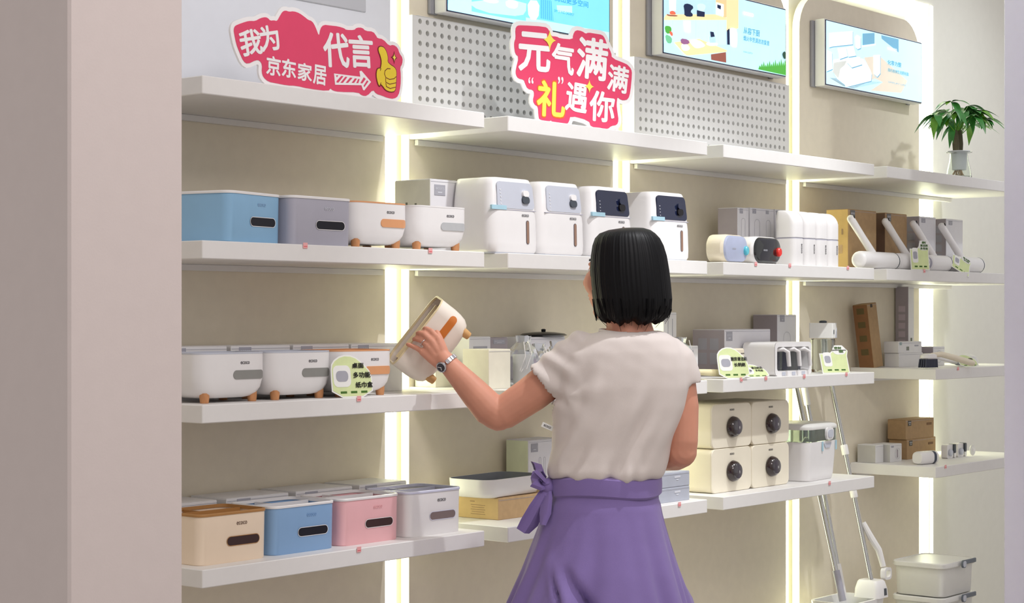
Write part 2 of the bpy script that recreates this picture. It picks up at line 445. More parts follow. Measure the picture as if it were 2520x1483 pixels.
# ------------------------------------------------------------------ screens
def screen(x0, label, z0=2.198, w=0.735, h=0.2296):
    t = thing('display_screen', label, 'screen', (x0, 3.253, z0), 0, 'wall screens')
    obj('housing', MB().box(-0.004, w + 0.004, 0.002, 0.042, -0.004, h + 0.004, 0.002), M('screen_housing', (214, 214, 216), 0.4, var=0.01), t)
    for xa, xb in ((-.02, .012), (w - .03, w - .01)): obj('bracket', MB().box(xa, xb, 0.0425, 0.053, -0.006, h, 0.002), M('screen_bracket', (150, 150, 156), 0.5, var=0.02), t)
    obj('bezel', MB().box(0, w, -0.0005, 0.0019, 0, 0.0025).box(0, w, -0.0005, 0.0019, h - .0025, h).box(0, 0.0025, -0.0005, 0.0019, 0, h).box(w - .0025, w, -0.0005, 0.0019, 0, h), M('screen_bezel', (40, 46, 84), 0.3, var=0.02), t)
    return t
def E_(name, rgb, e=0.74):
    m = M('screen_' + name, rgb, 0.6, var=0.04, scale=14, emit=e * .92, spec=0.2)
    return m
def pic(t, layers, y0=-0.0006):
    for i, (nm, poly, mat, *sm) in enumerate(layers):
        P = smooth_poly(poly, sm[0]) if sm else poly
        n = len(P)
        y = y0 - 0.00012 * i
        obj(nm, MB().add([(x, y, z) for x, z in P], [tuple(range(n))]), mat, t)
def flat(P, w, h):
    return [(min(max(x, .003), w - .003), min(max(z, .003), h - .003)) for x, z in P]
W_, H_ = 0.735, 0.2296
BASE = [(.0025, .0025), (W_ - .0025, .0025), (W_ - .0025, H_ - .0025), (.0025, H_ - .0025)]
# kitchen picture
K3 = {'wall_tile': [(0.0014, 0.1646), (0.2975, 0.2041), (0.2975, 0.1474), (0.0014, 0.1101)], 'wood_side': [(0.2975, 0.2041), (0.3613, 0.2126), (0.3613, 0.1554), (0.3444, 0.1533), (0.2975, 0.1931)], 'wood_column': [(0.3613, 0.2126), (0.4331, 0.2222), (0.4331, 0.1291), (0.3613, 0.1093)], 'counter': [(0.0014, 0.1084), (0.0153, 0.1216), (0.2942, 0.157), (0.3613, 0.1536), (0.3613, 0.1471), (0.0014, 0.1022)], 'cabinet': [(0.0014, 0.1005), (0.3596, 0.1451), (0.3596, 0.0668), (0.3109, 0.0612), (0.2119, 0.0679), (0.0588, 0.0447), (0.0014, 0.031)], 'board': [(0.0308, 0.1685), (0.0697, 0.1737), (0.0682, 0.1398), (0.0323, 0.1352)], 'shrimp': [(0.0323, 0.1308), (0.0479, 0.1381), (0.065, 0.135), (0.0682, 0.1274), (0.037, 0.1234)], 'plate': [(0.0168, 0.1235), (0.0339, 0.1222), (0.0776, 0.1268), (0.076, 0.1222), (0.0215, 0.1171)], 'pot': [(0.1091, 0.1647), (0.1378, 0.1721), (0.1714, 0.1648), (0.1473, 0.1473), (0.1634, 0.1413), (0.1602, 0.1319), (0.1155, 0.1281), (0.1155, 0.1459)], 'potb': [(0.186, 0.1748), (0.2119, 0.1818), (0.2364, 0.1796), (0.2348, 0.1667), (0.2184, 0.1555), (0.1924, 0.1576)], 'potbase': [(0.186, 0.1568), (0.2315, 0.1563), (0.2299, 0.1407), (0.2054, 0.1385), (0.186, 0.137)], 'rack': [(0.2992, 0.197), (0.3427, 0.1954), (0.3427, 0.1577), (0.2975, 0.1584)], 'rackhole': [(0.3042, 0.1903), (0.3259, 0.1895), (0.3242, 0.1765), (0.3042, 0.1794)], 'basket': [(0.006, 0.0597), (0.0463, 0.0539), (0.0432, 0.0332), (0.0153, 0.0326)], 'greens': [(0.003, 0.084), (0.0308, 0.0874), (0.0432, 0.0818), (0.0401, 0.0655), (0.0122, 0.0604)], 'carrot': [(0.0308, 0.0732), (0.0525, 0.067), (0.0463, 0.0557), (0.0323, 0.0628)], 'table': [(0.0557, 0.0391), (0.1989, 0.0664), (0.3613, 0.0485), (0.3579, 0.0426), (0.1282, 0.0054), (0.1123, 0.0099)], 'tableleg': [(0.266, 0.0242), (0.3545, 0.0413), (0.3562, 0.0074), (0.2677, 0.0071)], 'tray': [(0.1346, 0.0553), (0.1924, 0.0638), (0.2315, 0.0521), (0.2282, 0.0445), (0.1892, 0.0346), (0.1666, 0.0357)], 'dish': [(0.2364, 0.0581), (0.271, 0.0657), (0.3075, 0.0645), (0.3042, 0.0586), (0.271, 0.0511), (0.2413, 0.0514)], 'jarset': [(0.2545, 0.0802), (0.2909, 0.0845), (0.2942, 0.0647), (0.2578, 0.0606)], 'tools': [(0.2611, 0.0973), (0.2809, 0.0979), (0.2875, 0.0841), (0.2644, 0.0795)], 'cabbage': [(0.0933, 0.0381), (0.1282, 0.0421), (0.1473, 0.0299), (0.1282, 0.0197), (0.0996, 0.0192)], 'purple': [(0.0886, 0.0553), (0.1346, 0.0571), (0.1442, 0.0439), (0.0965, 0.0366)], 'bin': [(0.3749, 0.1202), (0.3919, 0.126), (0.4227, 0.1241), (0.4227, 0.0665), (0.4056, 0.0609), (0.3783, 0.0689)], 'binshade': [(0.3596, 0.1128), (0.3749, 0.1211), (0.3766, 0.0678), (0.3613, 0.0669)], 'grass': [(0.5521, 0.0066), (0.5806, 0.0238), (0.6058, 0.0303), (0.6419, 0.0379), (0.6785, 0.0399), (0.7283, 0.051), (0.7283, 0.0056)], 'rock': [(0.7042, 0.0773), (0.7283, 0.0877), (0.7283, 0.0568), (0.7116, 0.0608)], 'hook': [(0.1107, 0.1132), (0.1473, 0.116), (0.1473, 0.081), (0.1155, 0.0799)]}
t = screen(4.697, 'wall screen showing a kitchen picture with a green plant strip')
cyan = E_('pale_cyan', (206, 238, 250)); wht = E_('white', (240, 250, 252)); wod = E_('wood', (226, 200, 150)); dkb = E_('dark_blue', (36, 46, 78), .6); grn = E_('green', (84, 170, 70)); tyl = E_('tile', (186, 222, 234)); lyw = E_('light_wood', (238, 222, 170)); redp = E_('coral', (226, 110, 84)); prp = E_('plum', (150, 100, 140)); brn = E_('brown', (150, 90, 78)); mnt = E_('mint', (116, 196, 150)); sky = E_('ink_blue', (60, 160, 190)); drk = E_('dark_green', (50, 80, 66))
cm = dict(wall_tile=tyl, wood_side=wod, wood_column=lyw, counter=lyw, cabinet=cyan, board=wht, shrimp=redp, plate=brn, pot=dkb, potb=cyan, potbase=dkb, rack=wht, rackhole=dkb, basket=mnt, greens=grn, carrot=redp, table=lyw, tableleg=brn, tray=wht, dish=wht, jarset=tyl, tools=dkb, cabbage=wht, purple=prp, bin=wht, binshade=dkb, grass=grn, rock=drk, hook=wht)
names = dict(potb='kettle', potbase='stove', rackhole='rack_slots', tableleg='table_leg', binshade='bin_shadow', hook='towel', jarset='cutlery_stand', bin='waste_bin', board='cutting_board')
lay = [('picture', BASE, E_('kitchen_ground', (196, 234, 250)))]
for k, P in K3.items():
    sm = (1,) if k in ('shrimp', 'plate', 'pot', 'potb', 'basket', 'greens', 'carrot', 'tray', 'dish', 'cabbage', 'purple', 'bin', 'rock') else ()
    if k == 'grass':
        P = [(.552, .006)] + [q for i in range(14) for q in ((.556 + .0125 * i, .012 + .0018 * i), (.561 + .0125 * i, .020 + .0024 * i + .006 * (i % 3)))] + [(.731, .04), (.731, .004)]
    lay.append((names.get(k, k), flat(P, W_, H_), cm[k]) + sm)
pic(t, lay)
for i in range(5): obj('cabinet_line', MB().box(.045 + .065 * i, .0458 + .065 * i, -.0046, -.0044, .062, .112 + .006 * i), tyl, t)
lettering(t, 'ecoco', .49, -.0048, .182, .012, wht, w=.062, bold=.02)
lettering(t, '从容下厨', .509, -.0048, .126, .0215, sky, w=.1, bold=.012)
lettering(t, '烟火中烹调浓浓爱意', .539, -.0048, .1, .0165, sky, w=.162, bold=.01)
lettering(t, 'COOK COURTLY', .486, -.0048, .0545, .005, sky, w=.058)
# bathroom picture, only its lower edge is in view
K2 = {'stage': [(0.0997, 0.0423), (0.3394, 0.0743), (0.3355, 0.0332), (0.2889, 0.0223), (0.1752, 0.0164), (0.0997, 0.0233)], 'stageside': [(0.0997, 0.0233), (0.1752, 0.0164), (0.2889, 0.0223), (0.3355, 0.0332), (0.3355, 0.0147), (0.2316, 0.0115), (0.0997, 0.0115)], 'bowl': [(0.1455, 0.0484), (0.2164, 0.0579), (0.2127, 0.0489), (0.1864, 0.0443), (0.1529, 0.0458)], 'bin': [(0.2449, 0.0617), (0.3024, 0.0669), (0.2966, 0.0429), (0.2487, 0.0415)], 'can': [(0.3414, 0.0745), (0.3987, 0.0797), (0.3907, 0.0228), (0.3473, 0.0211)], 'curtain': [(0.3987, 0.0822), (0.4509, 0.0891), (0.463, 0.0293), (0.3987, 0.03)], 'left': [(0.0012, 0.0292), (0.0997, 0.0423), (0.0997, 0.0115), (0.0029, 0.0096)], 'box': [(0.4752, 0.0773), (0.5494, 0.0845), (0.5494, 0.0642), (0.4793, 0.0577)]}
t = screen(3.681, 'wall screen with a bright blue picture above the red slogan sign')
b1 = E_('blue1', (128, 214, 250), .85); b2 = E_('blue2', (190, 238, 252), .85); b3 = E_('blue3', (104, 196, 240), .95); b4 = E_('blue4', (60, 150, 200), .9)
c2 = dict(stage=b2, stageside=b1, bowl=wht, bin=wht, can=wht, curtain=b3, left=b2, box=b2)
n2 = dict(stageside='stage_edge', bin='wash_tub', can='waste_bin', left='floor_area', box='cabinet', bowl='basin')
lay = [('picture', BASE, b1), ('floor_band', [(.0025, .0025), (.732, .0025), (.732, .03), (.0025, .02)], b2)]
for k, P in K2.items(): lay.append((n2.get(k, k), flat(P, W_, H_), c2[k]) + ((1,) if k in ('stage', 'bowl', 'bin', 'can') else ()))
pic(t, lay)
for i in range(6): obj('curtain_line', MB().box(.404 + .009 * i, .4052 + .009 * i, -.003, -.0028, .03, .085), b4, t)
lettering(t, '腾出更多空间', .545, -.003, .0975, .018, b4, w=.16, bold=.01)
lettering(t, 'SIMPLE AND ORDERLY', .51, -.003, .06, .008, b4, w=.094)
# bedroom picture
K4 = {'wall': [(-0.0006, 0.2286), (0.4067, 0.228), (0.4067, 0.1298), (0.2251, 0.1239), (-0.0006, 0.0546)], 'headboard': [(0.0217, 0.1844), (0.1924, 0.2117), (0.1924, 0.1637), (0.0463, 0.1392), (0.0217, 0.133)], 'pillow': [(0.0824, 0.1354), (0.1416, 0.1466), (0.1554, 0.1163), (0.096, 0.0997)], 'pillowb': [(0.1462, 0.1471), (0.1971, 0.1574), (0.2157, 0.1252), (0.16, 0.1146)], 'bed': [(0.0508, 0.0914), (0.1324, 0.1093), (0.2721, 0.1199), (0.3197, 0.088), (0.3341, 0.0709), (0.3293, 0.0449), (0.1416, 0.0036), (0.1324, 0.0118), (0.0778, 0.0268), (0.0463, 0.0505)], 'blanket': [(0.0553, 0.0829), (0.1462, 0.0994), (0.1324, 0.0821), (0.1005, 0.0652), (0.0869, 0.0299), (0.0463, 0.0483)], 'boxes': [(0.1462, 0.1062), (0.2438, 0.1237), (0.2579, 0.0976), (0.1831, 0.0783), (0.1485, 0.0929)], 'shelf': [(0.2579, 0.1666), (0.363, 0.1856), (0.363, 0.1809), (0.2603, 0.1623)], 'bina': [(0.2627, 0.2109), (0.3533, 0.224), (0.3533, 0.1845), (0.2627, 0.1683)], 'basket': [(0.2087, 0.1908), (0.2251, 0.2018), (0.2485, 0.1954), (0.2485, 0.1564), (0.2251, 0.1491), (0.211, 0.1544)], 'floor': [(0.2768, 0.125), (0.3921, 0.1446), (0.6165, 0.0734), (0.5657, 0.0231), (0.3678, 0.0115), (0.3054, 0.0079), (0.3293, 0.0449), (0.3197, 0.088)], 'rug': [(0.0262, 0.0261), (0.1233, 0.0064), (0.2064, 0.0053), (0.3581, 0.0571), (0.4213, 0.0494), (0.3197, 0.0069), (0.1971, 0.0067)], 'cartw': [(0.3485, 0.1398), (0.3969, 0.1474), (0.3969, 0.0797), (0.3726, 0.0632), (0.3485, 0.0724)], 'windowf': [(0.4091, 0.2225), (0.5455, 0.2232), (0.5455, 0.1733), (0.4116, 0.2099)], 'nightstand': [(0.0039, 0.1221), (0.0418, 0.1173), (0.0463, 0.0595), (0.0039, 0.0462)]}
t = screen(5.704, 'wall screen showing a pale bedroom picture near the plant')
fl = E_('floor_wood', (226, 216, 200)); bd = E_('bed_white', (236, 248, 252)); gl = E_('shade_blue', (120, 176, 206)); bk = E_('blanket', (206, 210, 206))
c4 = dict(wall=cyan, headboard=wht, pillow=wht, pillowb=wht, bed=bd, blanket=bk, boxes=wht, shelf=wht, bina=gl, basket=wht, floor=fl, rug=cyan, cartw=wht, windowf=gl, nightstand=wht)
n4 = dict(pillowb='pillow', bina='storage_bins', cartw='rolling_cart', windowf='window_view', wall='wall_area', floor='floor_area')
lay = [('picture', BASE, E_('bedroom_ground', (204, 234, 248)))]
for k in ('wall', 'windowf', 'floor', 'rug', 'headboard', 'nightstand', 'bed', 'blanket', 'pillow', 'pillowb', 'boxes', 'bina', 'shelf', 'basket', 'cartw'):
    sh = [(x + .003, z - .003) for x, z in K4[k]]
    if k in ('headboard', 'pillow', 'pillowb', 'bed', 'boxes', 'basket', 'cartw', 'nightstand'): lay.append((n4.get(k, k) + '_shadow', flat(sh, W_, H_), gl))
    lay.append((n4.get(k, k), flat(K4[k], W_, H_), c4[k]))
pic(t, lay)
lettering(t, 'ecoco', .49, -.0045, .179, .0095, wht, w=.07, bold=.02)
lettering(t, '化零为整', .506, -.0045, .127, .0175, sky, w=.108, bold=.01)
lettering(t, '简约收纳生活更轻盈', .537, -.0045, .0985, .013, sky, w=.165, bold=.005)
lettering(t, 'SIMPLIFY LIFE', .5266, -.0045, .054, .006, gl, w=.14)

# ================================================================== RED CUTOUT SIGNS
SIGN1 = [(-0.2872, 0.1139), (-0.2846, 0.1217), (-0.2775, 0.126), (-0.2506, 0.1365), (-0.2395, 0.1392), (-0.2243, 0.1406), (-0.2081, 0.1495), (-0.1943, 0.1533), (-0.1862, 0.1518), (-0.1801, 0.147), (-0.1678, 0.1494), (-0.1587, 0.1484), (-0.1497, 0.1617), (-0.1418, 0.1722), (-0.1331, 0.1759), (-0.1224, 0.1743), (-0.108, 0.1774), (-0.0903, 0.1753), (-0.0719, 0.1679), (-0.0635, 0.1637), (-0.0499, 0.1619), (-0.0404, 0.1516), (-0.0277, 0.1288), (-0.0235, 0.1488), (-0.0131, 0.1586), (0.0078, 0.1593), (0.0329, 0.1605), (0.0549, 0.1583), (0.0583, 0.1553), (0.0875, 0.1582), (0.0947, 0.165), (0.1132, 0.1673), (0.1243, 0.1607), (0.1503, 0.1625), (0.1615, 0.1529), (0.1643, 0.1486), (0.1843, 0.1484), (0.205, 0.1348), (0.2203, 0.1394), (0.2352, 0.1338), (0.2409, 0.1213), (0.253, 0.1109), (0.2509, 0.096), (0.2434, 0.0874), (0.2462, 0.0691), (0.2452, 0.0426), (0.2376, 0.0185), (0.2223, 0.0102), (0.2012, 0.0103), (0.1801, 0.0143), (0.1615, 0.0164), (0.1503, 0.0258), (0.1299, 0.0085), (0.1132, 0.0079), (0.1001, 0.0146), (0.0369, 0.0093), (0.017, 0.0105), (0.0084, 0.0154), (0.0026, 0.0079), (-0.0626, 0.0075), (-0.0985, 0.0103), (-0.1275, 0.0084), (-0.1592, 0.0098), (-0.185, 0.0109), (-0.2002, 0.0197), (-0.2048, 0.0307), (-0.2033, 0.047), (-0.211, 0.0554), (-0.2219, 0.0554), (-0.2466, 0.0435), (-0.2587, 0.0481), (-0.2709, 0.0673), (-0.2799, 0.0844), (-0.286, 0.1063)]
G1 = [('我', -0.2383, 0.0919, 0.0671, 0.0581, 13), ('为', -0.1831, 0.1078, 0.06, 0.0578, 13), ('代', 0.0266, 0.1046, 0.0867, 0.0817, 4), ('言', 0.1089, 0.1105, 0.0832, 0.0782, 4), ('京', -0.1703, 0.0472, 0.0443, 0.0444, -2), ('东', -0.1231, 0.0469, 0.0451, 0.0434, -2), ('家', -0.0738, 0.0436, 0.0459, 0.0415, -2), ('居', -0.0265, 0.0419, 0.0435, 0.0456, -2)]
ARROW = [(0.019, 0.0499), (0.1058, 0.0511), (0.1031, 0.0637), (0.1095, 0.0656), (0.1419, 0.0425), (0.1187, 0.0202), (0.115, 0.0211), (0.1095, 0.0315), (0.0226, 0.0243)]
STRIPES = [[(0.0252, 0.0462), (0.0324, 0.0469), (0.0279, 0.042)], [(0.0422, 0.0466), (0.0494, 0.0467), (0.0333, 0.0305), (0.027, 0.0299), (0.027, 0.033)], [(0.0557, 0.0461), (0.0621, 0.0461), (0.0476, 0.0312), (0.0395, 0.0305)], [(0.0711, 0.0457), (0.0793, 0.0459), (0.0648, 0.0329), (0.057, 0.0322)], [(0.0875, 0.0454), (0.0939, 0.0454), (0.0848, 0.0349), (0.0766, 0.0341)], [(0.0985, 0.0452), (0.1031, 0.0454), (0.0985, 0.0356), (0.0921, 0.035)], [(0.1169, 0.0509), (0.1234, 0.0477), (0.1123, 0.0363), (0.1058, 0.0363)], [(0.128, 0.045), (0.1326, 0.0428), (0.1187, 0.0279), (0.1169, 0.0316)]]
THUMB = [(0.1672, 0.1262), (0.1747, 0.1299), (0.186, 0.1283), (0.1945, 0.1188), (0.1993, 0.105), (0.1974, 0.0956), (0.2088, 0.089), (0.2222, 0.0852), (0.2289, 0.0767), (0.2279, 0.0595), (0.227, 0.0436), (0.2241, 0.0289), (0.2088, 0.0255), (0.1917, 0.0284), (0.1822, 0.0367), (0.1728, 0.0422), (0.1709, 0.0343), (0.1644, 0.0427), (0.1597, 0.0604), (0.1625, 0.0737), (0.169, 0.0776), (0.1747, 0.0763), (0.1785, 0.0936), (0.1747, 0.1062), (0.1672, 0.1184)]
TLINES = [[(0.2069, 0.0803), (0.1974, 0.0799), (0.1889, 0.0738), (0.187, 0.0658), (0.1917, 0.0578), (0.205, 0.0546), (0.2203, 0.0581), (0.227, 0.0633)], [(0.1908, 0.0558), (0.1917, 0.0467), (0.205, 0.0434), (0.227, 0.0489)], [(0.1917, 0.0441), (0.1936, 0.0365), (0.2069, 0.0332), (0.2251, 0.0382)], [(0.1728, 0.0728), (0.1747, 0.0776)], [(0.1709, 0.0356), (0.1747, 0.0437)]]
SIGN2 = [(-0.1398, 0.2579), (-0.1343, 0.2675), (-0.1218, 0.27), (-0.0455, 0.2728), (-0.0327, 0.267), (-0.0256, 0.2485), (-0.007, 0.2493), (0.0043, 0.2448), (0.047, 0.2452), (0.0478, 0.2583), (0.0565, 0.2722), (0.0771, 0.2709), (0.0903, 0.2642), (0.0979, 0.2687), (0.1206, 0.2675), (0.1454, 0.2664), (0.1549, 0.2563), (0.1623, 0.2381), (0.1761, 0.2189), (0.1775, 0.2044), (0.2262, 0.1923), (0.2342, 0.1879), (0.2444, 0.1789), (0.2472, 0.1658), (0.2414, 0.1152), (0.2342, 0.0943), (0.2178, 0.0899), (0.2058, 0.0925), (0.1969, 0.0987), (0.1935, 0.0774), (0.1969, 0.0547), (0.2011, 0.0335), (0.1953, 0.0202), (0.1759, 0.0169), (0.1637, 0.0071), (0.1444, 0.0078), (0.1389, 0.01), (0.1075, 0.0097), (0.1006, 0.0277), (0.0391, 0.0375), (0.034, 0.0197), (0.0271, 0.0135), (-0.0203, 0.0166), (-0.0256, 0.0211), (-0.0287, 0.0174), (-0.0626, 0.0196), (-0.0655, 0.0321), (-0.0672, 0.0557), (-0.077, 0.0591), (-0.0838, 0.0699), (-0.0789, 0.0886), (-0.0823, 0.0993), (-0.1006, 0.1007), (-0.1088, 0.1155), (-0.1123, 0.1249), (-0.1304, 0.1266), (-0.1382, 0.137), (-0.1382, 0.1494), (-0.1281, 0.1848), (-0.1398, 0.1915), (-0.1434, 0.2127), (-0.1425, 0.2248), (-0.1382, 0.2338)]
def clampz(P): return [(x, max(z, 0.0005)) for x, z in P]
t = thing('cutout_sign', 'red cutout sign with white characters, an arrow and a yellow thumbs-up', 'sign', (2.98, 3.0, ROW[1]), 0, 'red cutout signs on the top shelf')
obj('backing', MB().prism(unloop(clampz(offset_poly(smooth_poly(SIGN1), .0095))), 0.0, .006), signw_m, t)
obj('red_face', MB().prism(smooth_poly(SIGN1), -.0012, -.0001), red_m, t)
for ch, x, z, w, h, r in G1:
    f = 0.93
    lettering(t, ch, x, -.0016, z, h * f, signw_m, w=w * f, rot=-math.radians(r), bold=.03, name='character')
obj('arrow', MB().prism(ARROW, -.0022, -.0014), signw_m, t)
for P in STRIPES: obj('arrow_stripe', MB().prism(P, -.0027, -.0023), red_m, t)
obj('hand_outline', MB().prism(offset_poly(smooth_poly(THUMB), .0022), -.0022, -.0014), maroon_m, t)
obj('hand', MB().prism(smooth_poly(THUMB), -.0029, -.0023), yellow_m, t, label='yellow thumbs-up hand')
def stroke(P, w, y0, y1, mat, parent, name):
    mb = MB()
    for a, b in zip(P[:-1], P[1:]):
        d = (Vector(b) - Vector(a)); n = Vector((-d.y, d.x)).normalized() * w / 2; e = d.normalized() * w * .3
        a_ = Vector(a) - e; b_ = Vector(b) + e
        mb.prism([tuple(a_ - n), tuple(b_ - n), tuple(b_ + n), tuple(a_ + n)], y0, y1)
    return obj(name, mb, mat, parent)
for P in TLINES: stroke(P, .0016, -.0034, -.003, maroon_m, t, 'finger_line')
obj('sparkle_edge', MB().prism([(x + .2217, z + .1087) for x, z in star(.022, .03)], -.0022, -.0014), maroon_m, t)
obj('sparkle', MB().prism([(x + .2217, z + .1087) for x, z in star(.013, .018)], -.0028, -.0023), gold_m, t)
obj('easel_foot', MB().prism([(-.02, .0005), (.02, .0005), (.006, .12), (-.006, .12)], .0065, .009).box(-.012, .012, .009, .07, .0005, .003), signw_m, t)

t = thing('cutout_sign', 'big red cutout sign with white and yellow characters, no arrow', 'sign', (3.92, 3.06, ROW[1]), -math.radians(18), 'red cutout signs on the top shelf')
obj('backing', MB().prism(unloop(clampz(offset_poly(smooth_poly(SIGN2), .0115))), 0.0, .006), signw_m, t)
obj('red_face', MB().prism(clampz(smooth_poly(SIGN2)), -.0012, -.0001), red_m, t)
G2 = [('元', -0.0793, 0.2008, 0.1056, 0.1084), ('气', 0.0136, 0.1892, 0.0762, 0.0852), ('满', 0.1112, 0.1977, 0.1058, 0.1174), ('满2', 0.1981, 0.1484, 0.0719, 0.0767), ('“', -0.0908, 0.1239, 0.017, 0.0175), ('礼', -0.0251, 0.0778, 0.0938, 0.0992), ('”', 0.0059, 0.1306, 0.0187, 0.0199), ('遇', 0.0593, 0.0876, 0.0742, 0.0823), ('你', 0.1442, 0.0678, 0.0876, 0.0864)]
R2 = {'元': 0, '气': -3, '满': -4, '满2': -7, '“': 0, '礼': -2, '”': 0, '遇': -6, '你': -2}
for ch, x, z, w, h in G2:
    yel = ch == '礼'
    if yel: lettering(t, ch[0], x, -.0016, z, h * .97, M('sign_orange', (226, 110, 40), .4, var=.02), w=w * .96, rot=math.radians(2), bold=.05, name='character_outline')
    lettering(t, ch[0], x, -.0019, z, h * .93, gold_m if yel else signw_m, w=w * .93, rot=-math.radians(R2[ch]), bold=.03, name='character')
for (x, z, w, h) in ((-.0303, .2371, .04, .055), (.1006, .1204, .03, .036)):
    obj('sparkle', MB().prism([(x + a, z + b) for a, b in star(w, h)], -.0032, -.0024), gold_m, t)
obj('easel_foot', MB().prism([(-.02, .0005), (.03, .0005), (.012, .14), (-.006, .14)], .0065, .009).box(-.01, .016, .009, .075, .0005, .003), signw_m, t)

# ================================================================== GOODS ON THE SHELVES
def logo(parent, x, y, z, w, mat=None, rz=0.0, name='logo', bold=.007):
    return lettering(parent, 'ecoco', x, y, z, w * .23, mat or ink_m, w=w, rz=rz, bold=bold, name=name)
# ---- rounded rectangular tissue bin
def bin_box(x, y, row, label, body_m, rim_m, slot_m, tray_m, logo_m, rz=0.0, w=.2, d=.15, h=.111):
    t = thing('tissue_bin', label, 'tissue box', (x, y + d / 2, ROW[row]), rz, 'straight-sided tissue bins')
    r = .022; mb = MB()
    k = [(.97, .0), (.985, .002), (1.0, h - .006)]
    mb.loft([rr(w * s_, d * s_, r, z) for s_, z in k] + [rr(w - .004, d - .004, r - .002, h - .006), rr(w - .006, d - .006, r - .003, .01)], True, True)
    obj('body', mb, body_m, t)
    obj('rim', MB().loft([rr(w + .003, d + .003, r + .001, h - .006), rr(w + .004, d + .004, r + .002, h - .002), rr(w + .001, d + .001, r, h), rr(w - .008, d - .008, r - .004, h), rr(w - .009, d - .009, r - .004, h - .007)], False, False), rim_m, t)
    tr = obj('inner_tray', MB().loft([rr(w - .012, d - .012, r - .005, h - .03), rr(w - .010, d - .010, r - .005, h - .0285)], True, True), tray_m, t)
    obj('divider', MB().box(-w / 2 + .006, w / 2 - .006, d * .08, d * .08 + .003, h - .0282, h - .004).box(-w * .12, -w * .12 + .003, d * .08 + .0035, d / 2 - .006, h - .0282, h - .004), rim_m, tr)
    sy = -d / 2 * .993
    obj('slot', MB().prism([(a + w * .12, b + h * .42) for a, b in stadium(.094, .019)], sy - .0012, sy + .001), slot_m, t)  # flat plate coloured like the shaded inside, in place of a cut opening
    ring_o = [(a + w * .12, b + h * .42) for a, b in stadium(.0965, .0215)]; ring_i = [(a + w * .12, b + h * .42) for a, b in stadium(.094, .019)]
    n = len(ring_o); yy = sy - .0015
    obj('slot_rim', MB().add([(a, yy, b) for a, b in ring_o] + [(a, yy, b) for a, b in ring_i], [(i, (i + 1) % n, n + (i + 1) % n, n + i) for i in range(n)]), rim_m, t)
    logo(t, w * .1, sy - .0012, h * .76, .03, logo_m)
    return t
# ---- bowl-shaped tissue box on wooden feet
def bowl_parts(t, w, d, h, body_m, rim_m, slot_m, tray_m, foot_m, with_logo=True, tz=.03):
    f = .010; mb = MB(); rings = []
    prof = [(0.0, .66, .66), (.003, .78, .78), (.010, .88, .88), (.022, .95, .95), (.038, .985, .985), (.055, 1, 1), (h - f, 1, 1)]
    for z, sx, sy in prof: rings.append(rr(w * sx, d * sy, .034, f + z, 7))
    rings += [rr(w - .005, d - .005, .032, h, 7), rr(w - .008, d - .008, .030, h - .02, 7), rr(w - .02, d - .02, .028, f + .03, 7)]
    obj('body', mb.loft(rings), body_m, t)
    obj('rim', MB().loft([rr(w + .001, d + .001, .0345, h - .002, 7), rr(w + .001, d + .001, .0345, h + .0015, 7), rr(w - .008, d - .008, .030, h + .0015, 7), rr(w - .009, d - .009, .030, h - .004, 7)], False, False), rim_m, t)
    tr = obj('inner_tray', MB().loft([rr(w - .0115, d - .0115, .028, h - tz, 7), rr(w - .0105, d - .0105, .028, h - tz + .002, 7)]), tray_m, t)
    obj('divider', MB().box(-w / 2 + .02, w / 2 - .02, d * .05, d * .05 + .003, h - .0278, h - .004), rim_m, tr)
    for sx in (-1, 1):
        for sy in (-1, 1):
            obj('foot', MB().lathe([(.0085, 0), (.0095, .001), (.011, .012), (.0108, .022)], 14, (sx * w * .345, sy * d * .34, 0)), foot_m, t)
    sy = -d / 2; zc = h * .56
    S_ = [(a + .040, b + zc) for a, b in stadium(.092, .0195)]; xf = w / 2 - .034; n = len(S_)
    cy_ = lambda a: sy + (.034 - math.sqrt(max(0, .034 ** 2 - (a - xf) ** 2)) if a > xf else 0)
    K_ = 28; xs = [-.046 * math.cos(math.pi * q / K_) for q in range(K_ + 1)]; hs = [math.sqrt(max(1e-8, .00975 ** 2 - max(0, abs(q) - .03625) ** 2)) for q in xs]
    R_ = [[(q + .04, cy_(q + .04) - .0012, zc - h_), (q + .04, cy_(q + .04) - .0012, zc + h_), (q + .04, cy_(q + .04) + .003, zc + h_), (q + .04, cy_(q + .04) + .003, zc - h_)] for q, h_ in zip(xs, hs)]
    obj('slot', MB().loft(R_), slot_m, t)
    if with_logo: logo(t, w * .14, sy - .0007, h * .8, .026)
def bowl_box(x, y, row, label, slot_m, rim_m, rz=0.0, w=.2, d=.14, h=.108):
    t = thing('footed_tissue_box', label, 'tissue box', (x, y + d / 2, ROW[row]), rz, 'white footed tissue boxes')
    bowl_parts(t, w, d, h, white_p, rim_m, slot_m, rim_m, wood_m)
    return t
